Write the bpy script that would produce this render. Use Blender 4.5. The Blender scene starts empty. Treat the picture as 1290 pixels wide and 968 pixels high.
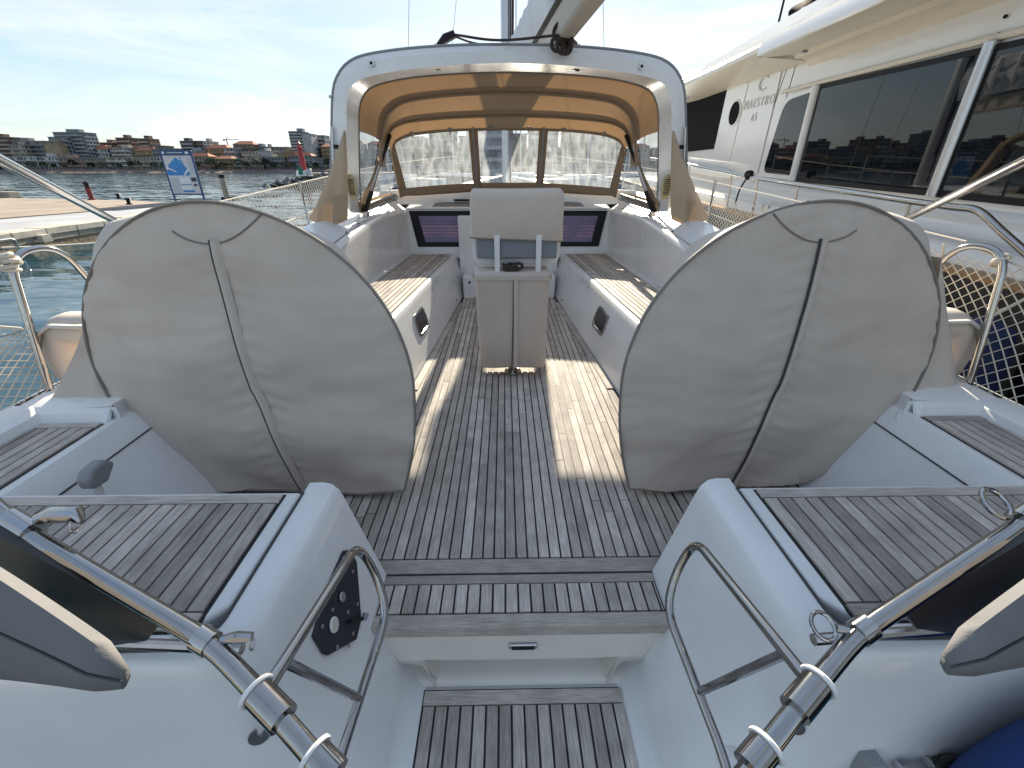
import bpy, bmesh, math, random
from mathutils import Vector, Matrix, noise
random.seed(7)
R = math.radians
S = bpy.context.scene
COL = S.collection
# ------------------------------------------------------------------ camera, sky, sun, exposure
CAM = Vector((-0.05, 0.0, 1.4)); FPX = 550.0; PITCH = R(26.2); YAW = R(0.93)
cd = bpy.data.cameras.new('camera'); cam = bpy.data.objects.new('camera', cd); COL.objects.link(cam)
cd.sensor_fit = 'HORIZONTAL'; cd.sensor_width = 36; cd.lens = 36*FPX/1290
cd.clip_start = 0.02; cd.clip_end = 6000
cam.location = CAM; cam.rotation_euler = (R(90)-PITCH, 0, -YAW)
S.camera = cam
SUN_EL, SUN_AZ = R(24.0), R(3.5)          # azimuth clockwise from +Y
w = bpy.data.worlds.new('World'); S.world = w; w.use_nodes = True
wn = w.node_tree; wn.nodes.clear()
def wnode(t): return wn.nodes.new(t)
out = wnode('ShaderNodeOutputWorld'); bg = wnode('ShaderNodeBackground')
sky = wnode('ShaderNodeTexSky'); sky.sky_type = 'NISHITA'; sky.sun_disc = False
sky.sun_elevation = SUN_EL; sky.sun_rotation = SUN_AZ; sky.air_density = 1.1; sky.dust_density = 0.3; sky.ozone_density = 2.6
# thin cirrus: streaky noise over the whole dome, white cloud scaled by the sky's own brightness
tc = wnode('ShaderNodeTexCoord'); mp = wnode('ShaderNodeMapping'); mp.inputs['Scale'].default_value = (1.0, 2.2, 6.5); mp.inputs['Rotation'].default_value = (0.0, R(16), R(20))
nz = wnode('ShaderNodeTexNoise'); nz.inputs['Scale'].default_value = 1.5; nz.inputs['Detail'].default_value = 7; nz.inputs['Roughness'].default_value = 0.55; nz.inputs['Distortion'].default_value = 0.5
cr = wnode('ShaderNodeValToRGB'); cr.color_ramp.elements[0].position = 0.42; cr.color_ramp.elements[1].position = 0.66
cr.color_ramp.elements[0].color = (0.3,0.3,0.3,1); cr.color_ramp.elements[1].color = (0.95,0.95,0.95,1)
bw = wnode('ShaderNodeRGBToBW'); mul = wnode('ShaderNodeMixRGB'); mul.blend_type = 'MULTIPLY'; mul.inputs[0].default_value = 1
mul.inputs[2].default_value = (1.06, 1.22, 1.36, 1)
mx = wnode('ShaderNodeMixRGB')
L = wn.links.new
L(tc.outputs['Generated'], mp.inputs['Vector']); L(mp.outputs[0], nz.inputs['Vector']); L(nz.outputs['Fac'], cr.inputs[0])
L(sky.outputs[0], bw.inputs[0]); L(bw.outputs[0], mul.inputs[1])
L(cr.outputs[0], mx.inputs[0]); L(sky.outputs[0], mx.inputs[1]); L(mul.outputs[0], mx.inputs[2])
# thin high haze evens the dome out: radiance is compressed, hue kept, the same everywhere
b2 = wnode('ShaderNodeRGBToBW'); pw = wnode('ShaderNodeMath'); pw.operation = 'POWER'; pw.inputs[1].default_value = -0.7
k2 = wnode('ShaderNodeMath'); k2.operation = 'MULTIPLY'; k2.inputs[1].default_value = 1.47; sv = wnode('ShaderNodeVectorMath'); sv.operation = 'SCALE'
L(mx.outputs[0], b2.inputs[0]); L(b2.outputs[0], pw.inputs[0]); L(pw.outputs[0], k2.inputs[0]); L(mx.outputs[0], sv.inputs[0]); L(k2.outputs[0], sv.inputs['Scale'])
# bright wisps of cirrus on top of the haze, over the whole dome
mp3 = wnode('ShaderNodeMapping'); mp3.inputs['Scale'].default_value = (1.3, 3.4, 9.0); mp3.inputs['Rotation'].default_value = (R(6), R(14), R(34))
n3 = wnode('ShaderNodeTexNoise'); n3.inputs['Scale'].default_value = 1.2; n3.inputs['Detail'].default_value = 9; n3.inputs['Roughness'].default_value = 0.62; n3.inputs['Distortion'].default_value = 0.7
r3 = wnode('ShaderNodeMapRange'); r3.inputs[1].default_value = 0.44; r3.inputs[2].default_value = 0.72; r3.inputs[4].default_value = 0.8
b3 = wnode('ShaderNodeRGBToBW'); m3 = wnode('ShaderNodeMixRGB'); m3.blend_type = 'MULTIPLY'; m3.inputs[0].default_value = 1; m3.inputs[2].default_value = (1.26, 1.31, 1.34, 1); x3 = wnode('ShaderNodeMixRGB')
L(tc.outputs['Generated'], mp3.inputs['Vector']); L(mp3.outputs[0], n3.inputs['Vector']); L(n3.outputs['Fac'], r3.inputs[0]); L(sv.outputs[0], b3.inputs[0]); L(b3.outputs[0], m3.inputs[1])
L(r3.outputs[0], x3.inputs[0]); L(sv.outputs[0], x3.inputs[1]); L(m3.outputs[0], x3.inputs[2]); L(x3.outputs[0], bg.inputs['Color']); bg.inputs['Strength'].default_value = 0.12; L(bg.outputs[0], out.inputs['Surface'])
sl = bpy.data.lights.new('sun', 'SUN'); so = bpy.data.objects.new('sun', sl); COL.objects.link(so)
sl.energy = 5.0; sl.angle = R(0.6); sl.color = (1.0, 0.87, 0.67)
sd = Vector((math.sin(SUN_AZ)*math.cos(SUN_EL), math.cos(SUN_AZ)*math.cos(SUN_EL), math.sin(SUN_EL)))
so.rotation_euler = sd.to_track_quat('Z', 'Y').to_euler(); so.location = sd*50
S.view_settings.view_transform = 'Standard'; S.view_settings.look = 'None'; S.view_settings.gamma = 1; S.view_settings.use_curve_mapping = False
S.view_settings.exposure = 1.5
S.cycles.max_bounces = 8; S.cycles.transparent_max_bounces = 12; S.cycles.caustics_reflective = False; S.cycles.caustics_refractive = False
S.cycles.sample_clamp_indirect = 6

# ------------------------------------------------------------------ measuring: photo pixel + one known coordinate -> point in metres
FW = Vector((math.sin(YAW), math.cos(YAW), 0)); RT = Vector((math.cos(YAW), -math.sin(YAW), 0)); UP = Vector((0,0,1))
AX = FW*math.cos(PITCH) - UP*math.sin(PITCH); DN = -FW*math.sin(PITCH) - UP*math.cos(PITCH)
def ray(px, py): return AX + RT*((px-645)/FPX) + DN*((py-484)/FPX)
def at(px, py, x=None, y=None, z=None, d=None):
    r = ray(px, py)
    if z is not None: t = (z-CAM.z)/r.z
    elif y is not None: t = (y-CAM.y)/r.y
    elif x is not None: t = (x-CAM.x)/r.x
    else: t = d
    return CAM + r*t
def atp(px, py, p0, n):
    r = ray(px, py); n = Vector(n)
    return CAM + r*((Vector(p0)-CAM).dot(n)/r.dot(n))
def mir(p): return Vector((-p[0], p[1], p[2]))

# ------------------------------------------------------------------ materials
MATS = {}
def new_mat(name):
    m = bpy.data.materials.new(name); m.use_nodes = True; MATS[name] = m
    nt = m.node_tree; b = nt.nodes['Principled BSDF']
    return m, nt, b
def mat(name, col, rough=0.5, metal=0.0, var=0.0, vscale=8.0, stretch=(1,1,1), bump=0.0, bscale=60.0, bdist=0.002, rvar=0.0, spec=0.5, objrand=0.0, sheen=0.0, col2=None, coat=0.0, detail=5):
    m, nt, b = new_mat(name); N = nt.nodes.new; K = nt.links.new
    b.inputs['Base Color'].default_value = (*col, 1); b.inputs['Roughness'].default_value = rough; b.inputs['Metallic'].default_value = metal
    b.inputs['Specular IOR Level'].default_value = spec
    if sheen: b.inputs['Sheen Weight'].default_value = sheen
    if coat: b.inputs['Coat Weight'].default_value = coat; b.inputs['Coat Roughness'].default_value = 0.06
    t = N('ShaderNodeTexCoord'); mpn = N('ShaderNodeMapping'); mpn.inputs['Scale'].default_value = stretch; K(t.outputs['Object'], mpn.inputs['Vector'])
    if var or rvar or objrand:
        n = N('ShaderNodeTexNoise'); n.inputs['Scale'].default_value = vscale; n.inputs['Detail'].default_value = detail; n.inputs['Roughness'].default_value = 0.6
        K(mpn.outputs[0], n.inputs['Vector'])
        mixn = N('ShaderNodeMixRGB')
        c2 = col2 or tuple(max(0, c*(1-var)) for c in col); c1 = col if col2 else tuple(min(1, c*(1+var)) for c in col)
        mixn.inputs[1].default_value = (*c1, 1); mixn.inputs[2].default_value = (*c2, 1)
        rmp = N('ShaderNodeMapRange'); rmp.inputs[1].default_value = 0.3; rmp.inputs[2].default_value = 0.7
        K(n.outputs['Fac'], rmp.inputs[0]); K(rmp.outputs[0], mixn.inputs[0])
        src = mixn.outputs[0]
        if objrand:
            oi = N('ShaderNodeObjectInfo'); r2 = N('ShaderNodeMapRange'); r2.inputs[3].default_value = 1-objrand; r2.inputs[4].default_value = 1+objrand
            K(oi.outputs['Random'], r2.inputs[0]); hs = N('ShaderNodeHueSaturation'); K(src, hs.inputs['Color']); K(r2.outputs[0], hs.inputs['Value']); src = hs.outputs[0]
        K(src, b.inputs['Base Color'])
        if rvar:
            r3 = N('ShaderNodeMapRange'); r3.inputs[3].default_value = max(0, rough-rvar); r3.inputs[4].default_value = rough+rvar
            K(n.outputs['Fac'], r3.inputs[0]); K(r3.outputs[0], b.inputs['Roughness'])
    if bump:
        n2 = N('ShaderNodeTexNoise'); n2.inputs['Scale'].default_value = bscale; n2.inputs['Detail'].default_value = 4; K(mpn.outputs[0], n2.inputs['Vector'])
        bp = N('ShaderNodeBump'); bp.inputs['Strength'].default_value = bump; bp.inputs['Distance'].default_value = bdist; K(n2.outputs['Fac'], bp.inputs['Height']); K(bp.outputs[0], b.inputs['Normal'])
    return m
def teak(name, axis):
    m, nt, b = new_mat(name); N = nt.nodes.new; K = nt.links.new
    t = N('ShaderNodeTexCoord'); mpn = N('ShaderNodeMapping'); mpn.inputs['Scale'].default_value = (1, 0.05, 1) if axis == 'y' else (0.05, 1, 1)
    K(t.outputs['Object'], mpn.inputs['Vector'])
    oi = N('ShaderNodeObjectInfo'); ad = N('ShaderNodeVectorMath'); ad.operation = 'ADD'
    sc = N('ShaderNodeMath'); sc.operation = 'MULTIPLY'; sc.inputs[1].default_value = 37.0; K(oi.outputs['Random'], sc.inputs[0])
    cb = N('ShaderNodeCombineXYZ'); K(sc.outputs[0], cb.inputs[2]); K(mpn.outputs[0], ad.inputs[0]); K(cb.outputs[0], ad.inputs[1])
    g = N('ShaderNodeTexNoise'); g.inputs['Scale'].default_value = 260; g.inputs['Detail'].default_value = 6; g.inputs['Roughness'].default_value = 0.7; K(ad.outputs[0], g.inputs['Vector'])
    g2 = N('ShaderNodeTexNoise'); g2.inputs['Scale'].default_value = 9; g2.inputs['Detail'].default_value = 4; K(t.outputs['Object'], g2.inputs['Vector'])
    cr = N('ShaderNodeValToRGB'); e = cr.color_ramp.elements
    e[0].position = 0.3; e[0].color = (0.29, 0.25, 0.218, 1); e[1].position = 0.72; e[1].color = (0.63, 0.575, 0.52, 1)
    K(g.outputs['Fac'], cr.inputs[0])
    hs = N('ShaderNodeHueSaturation'); mr = N('ShaderNodeMapRange'); mr.inputs[3].default_value = 0.72; mr.inputs[4].default_value = 1.25; K(oi.outputs['Random'], mr.inputs[0])
    m2 = N('ShaderNodeMapRange'); m2.inputs[1].default_value = 0.3; m2.inputs[2].default_value = 0.7; m2.inputs[3].default_value = 0.82; m2.inputs[4].default_value = 1.15; K(g2.outputs['Fac'], m2.inputs[0])
    mm = N('ShaderNodeMath'); mm.operation = 'MULTIPLY'; K(mr.outputs[0], mm.inputs[0]); K(m2.outputs[0], mm.inputs[1])
    K(cr.outputs[0], hs.inputs['Color']); K(mm.outputs[0], hs.inputs['Value'])
    # silver weathering and a few tarry specks
    sp = N('ShaderNodeTexNoise'); sp.inputs['Scale'].default_value = 45; sp.inputs['Detail'].default_value = 3; K(ad.outputs[0], sp.inputs['Vector'])
    sr = N('ShaderNodeMapRange'); sr.inputs[1].default_value = 0.62; sr.inputs[2].default_value = 0.8; sr.inputs[4].default_value = 0.45; K(sp.outputs['Fac'], sr.inputs[0])
    mx2 = N('ShaderNodeMixRGB'); mx2.inputs[2].default_value = (0.11, 0.09, 0.075, 1); K(sr.outputs[0], mx2.inputs[0]); K(hs.outputs[0], mx2.inputs[1])
    K(mx2.outputs[0], b.inputs['Base Color']); b.inputs['Roughness'].default_value = 0.72; b.inputs['Specular IOR Level'].default_value = 0.35
    bp = N('ShaderNodeBump'); bp.inputs['Strength'].default_value = 0.35; bp.inputs['Distance'].default_value = 0.001; K(g.outputs['Fac'], bp.inputs['Height']); K(bp.outputs[0], b.inputs['Normal'])
    return m
TEAKY = teak('weathered teak along', 'y'); TEAKX = teak('weathered teak across', 'x')
CAULK = mat('black caulking', (0.012,0.012,0.012), 0.6)
GEL = mat('white gelcoat', (0.77,0.775,0.775), 0.24, var=0.06, vscale=3.5, rvar=0.14, detail=10, bump=0.04, bscale=5, bdist=0.01, coat=0.25)
GELN = mat('non skid gelcoat', (0.72,0.73,0.74), 0.5, bump=0.6, bscale=420, bdist=0.001)
GELW = mat('aged cream gelcoat', (0.70,0.665,0.60), 0.25, var=0.05, vscale=3, rvar=0.08)
SEAM = mat('dark seam', (0.06,0.06,0.06), 0.7)
STEEL = mat('stainless steel', (0.43,0.425,0.42), 0.10, 1.0, var=0.04, vscale=25, rvar=0.07)
RAILM = mat('rail steel with darkened reflections', (0.36,0.355,0.35), 0.08, 1.0, var=0.06, vscale=25, rvar=0.05)  # darker copy of the stainless; missing dark reflections put into its colour
STEELB = mat('brushed steel', (0.55,0.55,0.56), 0.3, 1.0)
BLACK = mat('black plastic', (0.012,0.012,0.014), 0.45, spec=0.2)
RUBBER = mat('black rubber rope', (0.02,0.018,0.017), 0.75, bump=0.5, bscale=200)
GLASS = mat('dark tinted glass', (0.006,0.008,0.011), 0.015, spec=0.6)
PLATE = mat('black panel plate', (0.012,0.014,0.024), 0.4, var=0.3, vscale=30)
WPLAST = mat('white plastic', (0.75,0.75,0.75), 0.4)
GREYP = mat('grey plastic', (0.25,0.26,0.27), 0.5)
FAB = mat('taupe marine canvas', (0.57,0.50,0.435), 0.9, var=0.08, vscale=3.2, bump=0.35, bscale=900, bdist=0.0008, spec=0.15, sheen=0.12)
PIPE = mat('canvas piping', (0.24,0.215,0.19), 0.85, spec=0.15)
FABB = mat('canvas zip tape', (0.055,0.047,0.042), 0.8)
FABG = mat('grey pod back cushion', (0.20,0.225,0.25), 0.7, var=0.06, vscale=6)
CUSH = mat('grey vinyl cushion', (0.17,0.172,0.178), 0.75, spec=0.12, var=0.08, vscale=10, bump=0.3, bscale=300)
CUSHD = mat('dark vinyl for pad shade and piping', (0.028,0.028,0.03), 0.42, var=0.1, vscale=10)
BLUE = mat('royal blue fender cloth', (0.004,0.035,0.16), 0.75, var=0.1, vscale=5, bump=0.3, bscale=300)
ROPE = mat('white rope', (0.62,0.58,0.50), 0.9, bump=0.8, bscale=160, bdist=0.004)
ROPED = mat('dark brown rope', (0.05,0.035,0.03), 0.9, bump=0.8, bscale=160, bdist=0.004)
NETM = mat('net cord', (0.66,0.61,0.52), 0.9)
WOODR = mat('varnished rubbing strake', (0.36,0.20,0.09), 0.4, var=0.2, vscale=6, stretch=(1,0.1,1))
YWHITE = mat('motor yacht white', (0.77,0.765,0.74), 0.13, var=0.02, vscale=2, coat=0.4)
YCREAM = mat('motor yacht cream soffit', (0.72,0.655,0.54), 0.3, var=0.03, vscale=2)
NAVY = mat('navy hull paint', (0.008,0.010,0.016), 0.12, coat=0.4)
MESHC = mat('black sun mesh', (0.012,0.012,0.013), 0.8, bump=0.4, bscale=700, spec=0.08)
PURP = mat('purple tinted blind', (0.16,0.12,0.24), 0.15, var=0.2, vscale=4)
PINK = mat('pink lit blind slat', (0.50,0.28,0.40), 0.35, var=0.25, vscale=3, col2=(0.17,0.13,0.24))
PORTG = mat('smoked portlight', (0.028,0.015,0.015), 0.08)
ALU = mat('anodised mast alloy', (0.50,0.52,0.55), 0.35, 0.7)
SAILB = mat('pale sail bag cloth', (0.62,0.66,0.70), 0.8, var=0.05, vscale=4)
BOOMM = mat('cream boom cover', (0.52,0.47,0.40), 0.75, var=0.06, vscale=4)
LEATH = mat('speaker grille', (0.45,0.38,0.20), 0.6)
def canvas_glow(nm, fac):
    m, nt, b = new_mat(nm); N = nt.nodes.new; K = nt.links.new; nt.nodes.remove(b); o = nt.nodes['Material Output']
    t = N('ShaderNodeTexCoord'); n = N('ShaderNodeTexNoise'); n.inputs['Scale'].default_value = 3; n.inputs['Detail'].default_value = 4; K(t.outputs['Object'], n.inputs['Vector'])
    n2 = N('ShaderNodeTexNoise'); n2.inputs['Scale'].default_value = 700; K(t.outputs['Object'], n2.inputs['Vector'])
    bp = N('ShaderNodeBump'); bp.inputs['Strength'].default_value = 0.3; bp.inputs['Distance'].default_value = 0.001; K(n2.outputs['Fac'], bp.inputs['Height'])
    d = N('ShaderNodeBsdfDiffuse'); d.inputs[0].default_value = (0.34,0.265,0.19,1); K(bp.outputs[0], d.inputs['Normal'])
    tr = N('ShaderNodeBsdfTranslucent'); c = N('ShaderNodeMixRGB'); c.inputs[1].default_value = (0.60,0.37,0.19,1); c.inputs[2].default_value = (0.50,0.29,0.135,1); K(n.outputs['Fac'], c.inputs[0]); K(c.outputs[0], tr.inputs[0])
    mxs = N('ShaderNodeMixShader'); mxs.inputs[0].default_value = fac; K(d.outputs[0], mxs.inputs[1]); K(tr.outputs[0], mxs.inputs[2]); K(mxs.outputs[0], o.inputs[0]); return m
CANV = canvas_glow('translucent dodger canvas', 0.125); CANB = canvas_glow('doubled dodger canvas', 0.07)
def vinyl(nm, lo, hi):
    m, nt, b = new_mat(nm); N = nt.nodes.new; K = nt.links.new; nt.nodes.remove(b); o = nt.nodes['Material Output']
    t = N('ShaderNodeTexCoord'); mp_ = N('ShaderNodeMapping'); mp_.inputs['Scale'].default_value = (5,5,0.6); K(t.outputs['Object'], mp_.inputs['Vector'])
    n = N('ShaderNodeTexNoise'); n.inputs['Scale'].default_value = 2.2; n.inputs['Detail'].default_value = 6; n.inputs['Distortion'].default_value = 0.8; K(mp_.outputs[0], n.inputs['Vector'])
    r = N('ShaderNodeMapRange'); r.inputs[1].default_value = 0.3; r.inputs[2].default_value = 0.75; r.inputs[3].default_value = lo; r.inputs[4].default_value = hi; K(n.outputs['Fac'], r.inputs[0])
    tp = N('ShaderNodeBsdfTransparent'); tp.inputs[0].default_value = (0.93,0.95,0.96,1)
    d = N('ShaderNodeBsdfDiffuse'); d.inputs[0].default_value = (0.62,0.70,0.77,1)
    tl = N('ShaderNodeBsdfTranslucent'); tl.inputs[0].default_value = (0.64,0.70,0.76,1)
    a = N('ShaderNodeMixShader'); a.inputs[0].default_value = 0.55; K(d.outputs[0], a.inputs[1]); K(tl.outputs[0], a.inputs[2])
    h = N('ShaderNodeMixShader'); K(r.outputs[0], h.inputs[0]); K(tp.outputs[0], h.inputs[1]); K(a.outputs[0], h.inputs[2])
    g = N('ShaderNodeBsdfGlossy'); g.inputs['Roughness'].default_value = 0.08
    lw = N('ShaderNodeLayerWeight'); lw.inputs[0].default_value = 0.5; fz = N('ShaderNodeMapRange'); fz.inputs[1].default_value = 0.3; fz.inputs[3].default_value = 0.02; fz.inputs[4].default_value = 0.3; K(lw.outputs['Facing'], fz.inputs[0])
    f = N('ShaderNodeMixShader'); K(fz.outputs[0], f.inputs[0]); K(h.outputs[0], f.inputs[1]); K(g.outputs[0], f.inputs[2]); K(f.outputs[0], o.inputs[0]); return m
VINYL = vinyl('hazy clear vinyl', 0.10, 0.44); VINYLS = vinyl('hazier side vinyl', 0.28, 0.6)

# ------------------------------------------------------------------ mesh helpers
class M:
    def __init__(s): s.v = []; s.f = []
    def add(s, vs, fs):
        b = len(s.v); s.v += [Vector(v) for v in vs]; s.f += [tuple(i+b for i in f) for f in fs]; return s
    def box(s, c, d, rz=0.0):
        x, y, z = d[0]/2, d[1]/2, d[2]/2; m = Matrix.Rotation(rz, 3, 'Z'); c = Vector(c)
        vs = [c + m @ Vector((sx*x, sy*y, sz*z)) for sz in (-1,1) for sx, sy in ((-1,-1),(1,-1),(1,1),(-1,1))]
        return s.add(vs, [(3,2,1,0),(4,5,6,7),(0,1,5,4),(1,2,6,5),(2,3,7,6),(3,0,4,7)])
    def slab(s, a, b, nrm, t):                       # polygon a.. extruded
        pass
    def prism(s, poly, z0, z1):
        n = len(poly); A = sum(poly[i][0]*poly[(i+1)%n][1]-poly[(i+1)%n][0]*poly[i][1] for i in range(n))
        if A < 0: poly = poly[::-1]
        vs = [(p[0],p[1],z0) for p in poly] + [(p[0],p[1],z1) for p in poly]
        return s.add(vs, [tuple(range(n-1,-1,-1)), tuple(range(n,2*n))] + [(i,(i+1)%n,n+(i+1)%n,n+i) for i in range(n)])
    def ext(s, pts, vec):                            # 3-D polygon extruded along vec
        n = len(pts); vec = Vector(vec); vs = [Vector(p) for p in pts] + [Vector(p)+vec for p in pts]
        return s.add(vs, [tuple(range(n-1,-1,-1)), tuple(range(n,2*n))] + [(i,(i+1)%n,n+(i+1)%n,n+i) for i in range(n)])
    def loft(s, rings, closed=False, caps=False):
        n = len(rings[0]); vs = [p for r in rings for p in r]; fs = []
        for i in range(len(rings)-1):
            for j in range(n if closed else n-1):
                k = (j+1) % n; fs.append((i*n+j, i*n+k, (i+1)*n+k, (i+1)*n+j))
        if caps: fs += [tuple(range(n-1,-1,-1)), tuple((len(rings)-1)*n+j for j in range(n))]
        return s.add(vs, fs)
    def tube(s, pts, r, n=10, closed=False, caps=True):
        pts = [Vector(p) for p in pts]; N = len(pts); rings = []; prev = None
        for i, p in enumerate(pts):
            a = pts[(i-1)%N] if (i or closed) else p; b = pts[(i+1)%N] if (i < N-1 or closed) else p
            t = (b-a).normalized()
            if prev is None: u = t.orthogonal().normalized()
            else:
                u = prev - t*prev.dot(t); u = u.normalized() if u.length > 1e-6 else t.orthogonal().normalized()
            prev = u; v = t.cross(u); rr = r[i] if isinstance(r, (list,tuple)) else r
            rings.append([p + (u*math.cos(2*math.pi*k/n) + v*math.sin(2*math.pi*k/n))*rr for k in range(n)])
        if closed: rings.append(rings[0])
        return s.loft(rings, True, caps and not closed)
    def ball(s, c, r, nu=14, nv=9):
        c = Vector(c); r = r if isinstance(r, (tuple, list)) else (r,r,r)
        rings = [[c + Vector((r[0]*math.sin(math.pi*i/nv)*math.cos(2*math.pi*j/nu), r[1]*math.sin(math.pi*i/nv)*math.sin(2*math.pi*j/nu), r[2]*math.cos(math.pi*i/nv))) for j in range(nu)] for i in range(1, nv)]
        s.loft(rings, True, True); return s
    def disc(s, c, nrm, r, t, n=20):
        nrm = Vector(nrm).normalized(); c = Vector(c); return s.tube([c, c+nrm*t], r, n)
    def torus(s, c, nrm, R_, r, n=24, m=8, sx=1.0):
        nrm = Vector(nrm).normalized(); u = nrm.orthogonal().normalized(); v = nrm.cross(u); c = Vector(c)
        return s.tube([c + (u*math.cos(2*math.pi*k/n)*sx + v*math.sin(2*math.pi*k/n))*R_ for k in range(n)], r, m, closed=True)
    def build(s, name, m, parent=None, smooth=True, bevel=0.0, seg=2, angle=35, kind=None, label=None, cat=None, group=None, origin=None, solid=0.0, recalc=True):
        me = bpy.data.meshes.new(name); og = Vector(origin) if origin is not None else (ORG.get(parent.name, Vector()) if parent else Vector())
        me.from_pydata([tuple(v-og) for v in s.v], [], s.f); me.validate()
        if recalc:
            bm = bmesh.new(); bm.from_mesh(me); bmesh.ops.remove_doubles(bm, verts=bm.verts, dist=1e-5); bmesh.ops.recalc_face_normals(bm, faces=bm.faces); bm.to_mesh(me); bm.free()
        me.materials.append(m)
        if smooth: me.shade_smooth(); me.set_sharp_from_angle(angle=R(angle))
        o = bpy.data.objects.new(name, me); COL.objects.link(o)
        if parent: o.parent = parent; ORG[o.name] = og
        elif origin is not None: o.location = og; ORG[o.name] = og
        else: ORG[o.name] = Vector()
        if solid: md = o.modifiers.new('solid', 'SOLIDIFY'); md.thickness = solid; md.offset = 0
        if bevel: md = o.modifiers.new('bevel', 'BEVEL'); md.width = bevel; md.segments = seg; md.limit_method = 'ANGLE'; md.angle_limit = R(angle)
        tag(o, label, cat, group, kind); return o
ORG = {}
def tag(o, label=None, cat=None, group=None, kind=None):
    if label: o['label'] = label
    if cat: o['category'] = cat
    if group: o['group'] = group
    if kind: o['kind'] = kind
def thing(name, label, cat, loc=(0,0,0), group=None):
    o = bpy.data.objects.new(name, None); COL.objects.link(o); o.location = loc; o.empty_display_size = 0.2
    ORG[o.name] = Vector(loc); tag(o, label, cat, group); return o
def smooth_path(pts, k=8, closed=False):
    pts = [Vector(p) for p in pts]; n = len(pts); res = []
    rng = range(n if closed else n-1)
    for i in rng:
        p0 = pts[(i-1)%n] if (i or closed) else pts[0]*2-pts[1]; p1 = pts[i]; p2 = pts[(i+1)%n]; p3 = pts[(i+2)%n] if (i+2 < n or closed) else pts[-1]*2-pts[-2]
        for j in range(k):
            t = j/k; res.append(0.5*((2*p1)+(p2-p0)*t+(2*p0-5*p1+4*p2-p3)*t*t+(3*p1-p0-3*p2+p3)*t**3))
    if not closed: res.append(pts[-1])
    return res
def fillet(pts, r, k=6):                             # straight legs with rounded corners (bent tube)
    pts = [Vector(p) for p in pts]; res = [pts[0]]
    for i in range(1, len(pts)-1):
        a, b, c = pts[i-1], pts[i], pts[i+1]; d1 = (a-b); d2 = (c-b); rr = min(r, d1.length*0.48, d2.length*0.48)
        p, q = b+d1.normalized()*rr, b+d2.normalized()*rr
        for j in range(k+1):
            t = j/k; res.append(p*(1-t)**2 + b*2*t*(1-t) + q*t*t)
    res.append(pts[-1]); return res
def resample(pts, n):
    pts = [Vector(p) for p in pts]; L_ = [0]
    for a, b in zip(pts, pts[1:]): L_.append(L_[-1]+(b-a).length)
    res = []; j = 0
    for i in range(n):
        t = L_[-1]*i/(n-1)
        while j < len(pts)-2 and L_[j+1] < t: j += 1
        f = (t-L_[j])/max(1e-9, L_[j+1]-L_[j]); res.append(pts[j].lerp(pts[j+1], min(1, f)))
    return res
def clip(poly, hps):                                 # keep points with n.p <= d
    for nx, ny, d in hps:
        res = []
        for i in range(len(poly)):
            a, b = poly[i], poly[(i+1)%len(poly)]; fa, fb = nx*a[0]+ny*a[1]-d, nx*b[0]+ny*b[1]-d
            if fa <= 0: res.append(a)
            if (fa < 0 < fb) or (fb < 0 < fa): t = fa/(fa-fb); res.append((a[0]+(b[0]-a[0])*t, a[1]+(b[1]-a[1])*t))
        poly = res
        if len(poly) < 3: return []
    return poly
def area(p): return abs(sum(p[i][0]*p[(i+1)%len(p)][1]-p[(i+1)%len(p)][0]*p[i][1] for i in range(len(p))))/2
def hp_from_poly(poly, inset=0.0):
    n = len(poly); A = sum(poly[i][0]*poly[(i+1)%n][1]-poly[(i+1)%n][0]*poly[i][1] for i in range(n)); sgn = 1 if A > 0 else -1; res = []
    for i in range(n):
        a, b = poly[i], poly[(i+1)%n]; nx, ny = (b[1]-a[1])*sgn, -(b[0]-a[0])*sgn; l = math.hypot(nx, ny)
        if l < 1e-9: continue
        res.append((nx/l, ny/l, (nx*a[0]+ny*a[1])/l - inset))
    return res
GAP = 0.0074; PITCHP = 0.0449
def plank(parent, poly, z, axis='y', h=0.007):
    if len(poly) < 3 or area(poly) < 2e-4: return
    dz = random.uniform(-0.0004, 0.0004)
    return M().prism(poly, z-0.004, z+h-0.004+dz).build('plank', TEAKY if axis == 'y' else TEAKX, parent, smooth=False, recalc=False)
def strips(parent, poly, z, axis='y', off=0.0, pitch=PITCHP, butts=0.0):
    hps = hp_from_poly(poly, 0.0); i = 0 if axis == 'y' else 1
    lo, hi = min(p[i] for p in poly), max(p[i] for p in poly); lo2, hi2 = min(p[1-i] for p in poly), max(p[1-i] for p in poly)
    k = math.floor((lo-off)/pitch)
    while off+k*pitch < hi:
        a, b = off+k*pitch+GAP/2, off+(k+1)*pitch-GAP/2; k += 1
        cuts = [lo2-1]
        if butts and random.random() < butts*1.25:
            c = lo2 + random.uniform(0.12, 0.9)*(hi2-lo2); cuts.append(c)
            if random.random() < 0.4: cuts.append(c + random.uniform(0.7, 1.4))
        cuts.append(hi2+1)
        for c0, c1 in zip(cuts, cuts[1:]):
            q = [(a,c0+GAP/3),(b,c0+GAP/3),(b,c1-GAP/3),(a,c1-GAP/3)] if axis == 'y' else [(c0+GAP/3,a),(c0+GAP/3,b),(c1-GAP/3,b),(c1-GAP/3,a)]
            plank(parent, clip(q, hps), z, axis)
def shrink(poly, d):
    big = [(-99,-99),(99,-99),(99,99),(-99,99)]; return clip(big, hp_from_poly(poly, d))
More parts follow.
